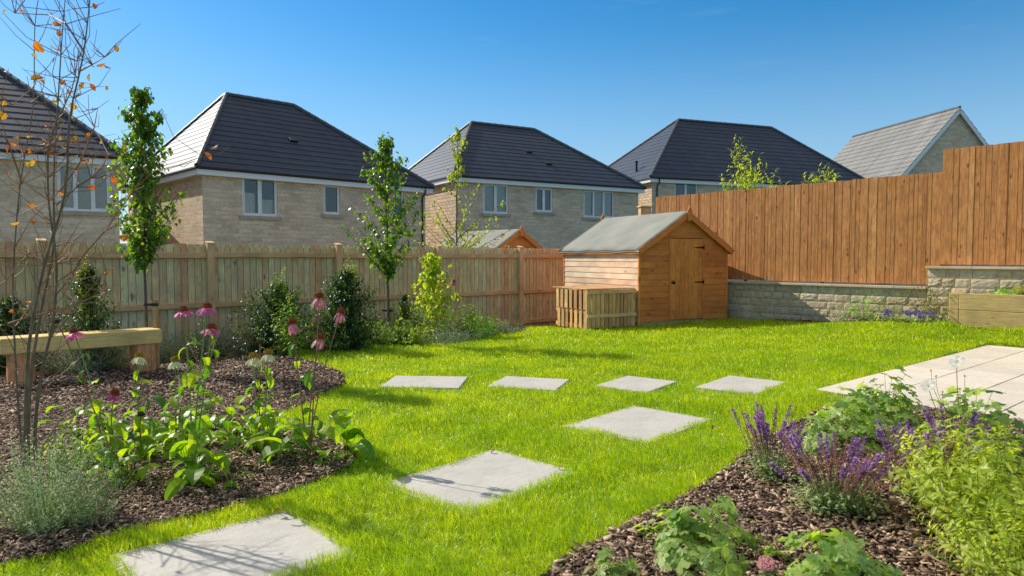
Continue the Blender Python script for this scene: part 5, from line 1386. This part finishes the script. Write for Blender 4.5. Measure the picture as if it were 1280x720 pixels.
for _ in range(330):
    p, ax, f = random.choice(segs); d = (ax * .6 + rdir()).normalized()
    if d.z < -.2: d.z *= -.5
    L_ = rnd(.1, .42); m_ = p + d * L_ * .5 + rdir() * .035; e = m_ + (d + Vector((0, 0, .3)) + rdir() * .4).normalized() * L_ * .5
    tw.tube([p, m_, e], .003, .0012, 4, cap=False); tips += [m_, e] if f > .45 else []
def leaf_at(p, l):
    d = rdir(-1, .3); lb.leaf(p, d, rdir(), l, l * .58, .5, .25, 5, 0, .5)
for p in random.sample(tips, min(85, len(tips))):
    if p.z < .55 or p.x < -.7: continue
    leaf_at(p, rnd(.03, .062))
for px, py, l in ((53, 66, .10), (76, 30, .06), (44, 204, .085), (100, 196, .08), (4, 140, .08), (75, 170, .06), (90, 186, .07), (98, 135, .07), (255, 190, .07), (120, 82, .06), (112, 92, .05), (162, 295, .08), (105, 103, .05), (55, 97, .09), (75, 58, .07), (10, 230, .08), (262, 186, .06), (82, 100, .06), (40, 592, .06), (52, 320, .0)):
    if l: leaf_at(at(px, py, D + rnd(-.15, .15)) - tr, l)
tb.build('stems', M['twig'], root); tw.build('twigs', M['stem_brown'], root); lb.build('leaves', M['lf_autumn'], root)

# stray fallen leaves and bits on the slabs and lawn
for px, py, l, lab in ((619, 567, .05, 'curled brown leaf at the far corner of the large middle stepping stone'), (704, 588, .05, 'crumpled dead leaf at the right corner of the large middle stepping stone'), (352, 645, .06, 'brown leaf at the far corner of the nearest stepping stone'), (893, 540, .05, 'dry leaf lying on the grass right of the third stepping stone')):
    q = G(px, py); mb = MB(); mb.leaf((0, 0, 0), Vector((rnd(-1, 1), rnd(-1, 1), .1)), Vector((0, 0, 1)), l, l * .6, 1.1, .5, 5)
    tag(mb.build('fallen_leaf', M['lf_red'], loc=(q.x, q.y, q.z + (.03 if px < 850 else .06))), lab, 'leaf', 'fallen leaves')
# ------------------------------------------------------------------ light and sky
SUN_AZ, SUN_EL = R(60), R(38)                 # to the left of the view, up
sd = Vector((-math.sin(SUN_AZ) * math.cos(SUN_EL), math.cos(SUN_AZ) * math.cos(SUN_EL), math.sin(SUN_EL)))
w = bpy.data.worlds.new('World'); sc.world = w; w.use_nodes = True
nt = w.node_tree; bg = nt.nodes['Background']
sky = nt.nodes.new('ShaderNodeTexSky'); sky.sky_type = 'NISHITA'; sky.sun_disc = False
sky.sun_elevation = SUN_EL; sky.sun_rotation = -SUN_AZ
sky.altitude = 100; sky.air_density = 1.0; sky.dust_density = .3; sky.ozone_density = 3.0
hs = nt.nodes.new('ShaderNodeHueSaturation'); hs.inputs['Hue'].default_value = .494; hs.inputs['Saturation'].default_value = 1.4; hs.inputs['Value'].default_value = .97
nt.links.new(sky.outputs[0], hs.inputs['Color']); tc = nt.nodes.new('ShaderNodeTexCoord'); sp = nt.nodes.new('ShaderNodeSeparateXYZ'); nt.links.new(tc.outputs['Generated'], sp.inputs[0])
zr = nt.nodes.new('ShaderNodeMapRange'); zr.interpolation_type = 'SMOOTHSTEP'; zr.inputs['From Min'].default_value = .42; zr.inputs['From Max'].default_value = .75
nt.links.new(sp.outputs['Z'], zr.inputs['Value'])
zenith_fill = nt.nodes.new('ShaderNodeMix'); zenith_fill.data_type = 'RGBA'; zenith_fill.inputs[7].default_value = (3.0, 2.9, 2.75, 1)   # fill light added to the sky overhead, out of view
lr = nt.nodes.new('ShaderNodeMapRange'); lr.interpolation_type = 'SMOOTHSTEP'; lr.inputs['From Min'].default_value = .02; lr.inputs['From Max'].default_value = .34; lr.inputs['To Min'].default_value = .65; lr.inputs['To Max'].default_value = 0
nt.links.new(sp.outputs['Z'], lr.inputs['Value'])
lh = nt.nodes.new('ShaderNodeMix'); lh.data_type = 'RGBA'; lh.inputs[7].default_value = (2.7, 4.0, 5.3, 1)      # paler towards the horizon
nt.links.new(lr.outputs[0], lh.inputs[0]); nt.links.new(hs.outputs[0], lh.inputs[6])
nt.links.new(zr.outputs[0], zenith_fill.inputs[0]); nt.links.new(lh.outputs[2], zenith_fill.inputs[6])
# a few faint wisps low in the sky
mp = nt.nodes.new('ShaderNodeMapping'); mp.inputs['Scale'].default_value = (2.2, 2.2, 13); nt.links.new(tc.outputs['Generated'], mp.inputs[0])
cn = nt.nodes.new('ShaderNodeTexNoise'); cn.inputs['Scale'].default_value = 2.6; cn.inputs['Detail'].default_value = 7; cn.inputs['Roughness'].default_value = .6; nt.links.new(mp.outputs[0], cn.inputs['Vector'])
cr = nt.nodes.new('ShaderNodeMapRange'); cr.inputs['From Min'].default_value = .62; cr.inputs['From Max'].default_value = .9; cr.inputs['To Max'].default_value = .10; nt.links.new(cn.outputs['Fac'], cr.inputs['Value'])
cl = nt.nodes.new('ShaderNodeMix'); cl.data_type = 'RGBA'; cl.inputs[7].default_value = (5, 5.2, 5.6, 1); nt.links.new(cr.outputs[0], cl.inputs[0]); nt.links.new(zenith_fill.outputs[2], cl.inputs[6])
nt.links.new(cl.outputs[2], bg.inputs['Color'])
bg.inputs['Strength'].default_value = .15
sl = bpy.data.lights.new('sun', 'SUN'); sl.energy = 5.0; sl.angle = R(.5); sl.color = (1, .93, .82)
so = bpy.data.objects.new('sun', sl); C.objects.link(so)
so.rotation_euler = sd.to_track_quat('Z', 'Y').to_euler(); so.location = (-20, 12, 20)
sc.view_settings.view_transform = 'Standard'; sc.view_settings.look = 'None'; sc.view_settings.exposure = 0
sc.render.engine = 'CYCLES'
sc.cycles.max_bounces = 8; sc.cycles.diffuse_bounces = 3; sc.cycles.transparent_max_bounces = 12
sc.cycles.use_denoising = True
try: sc.cycles.denoiser = 'OPENIMAGEDENOISE'
except Exception: pass
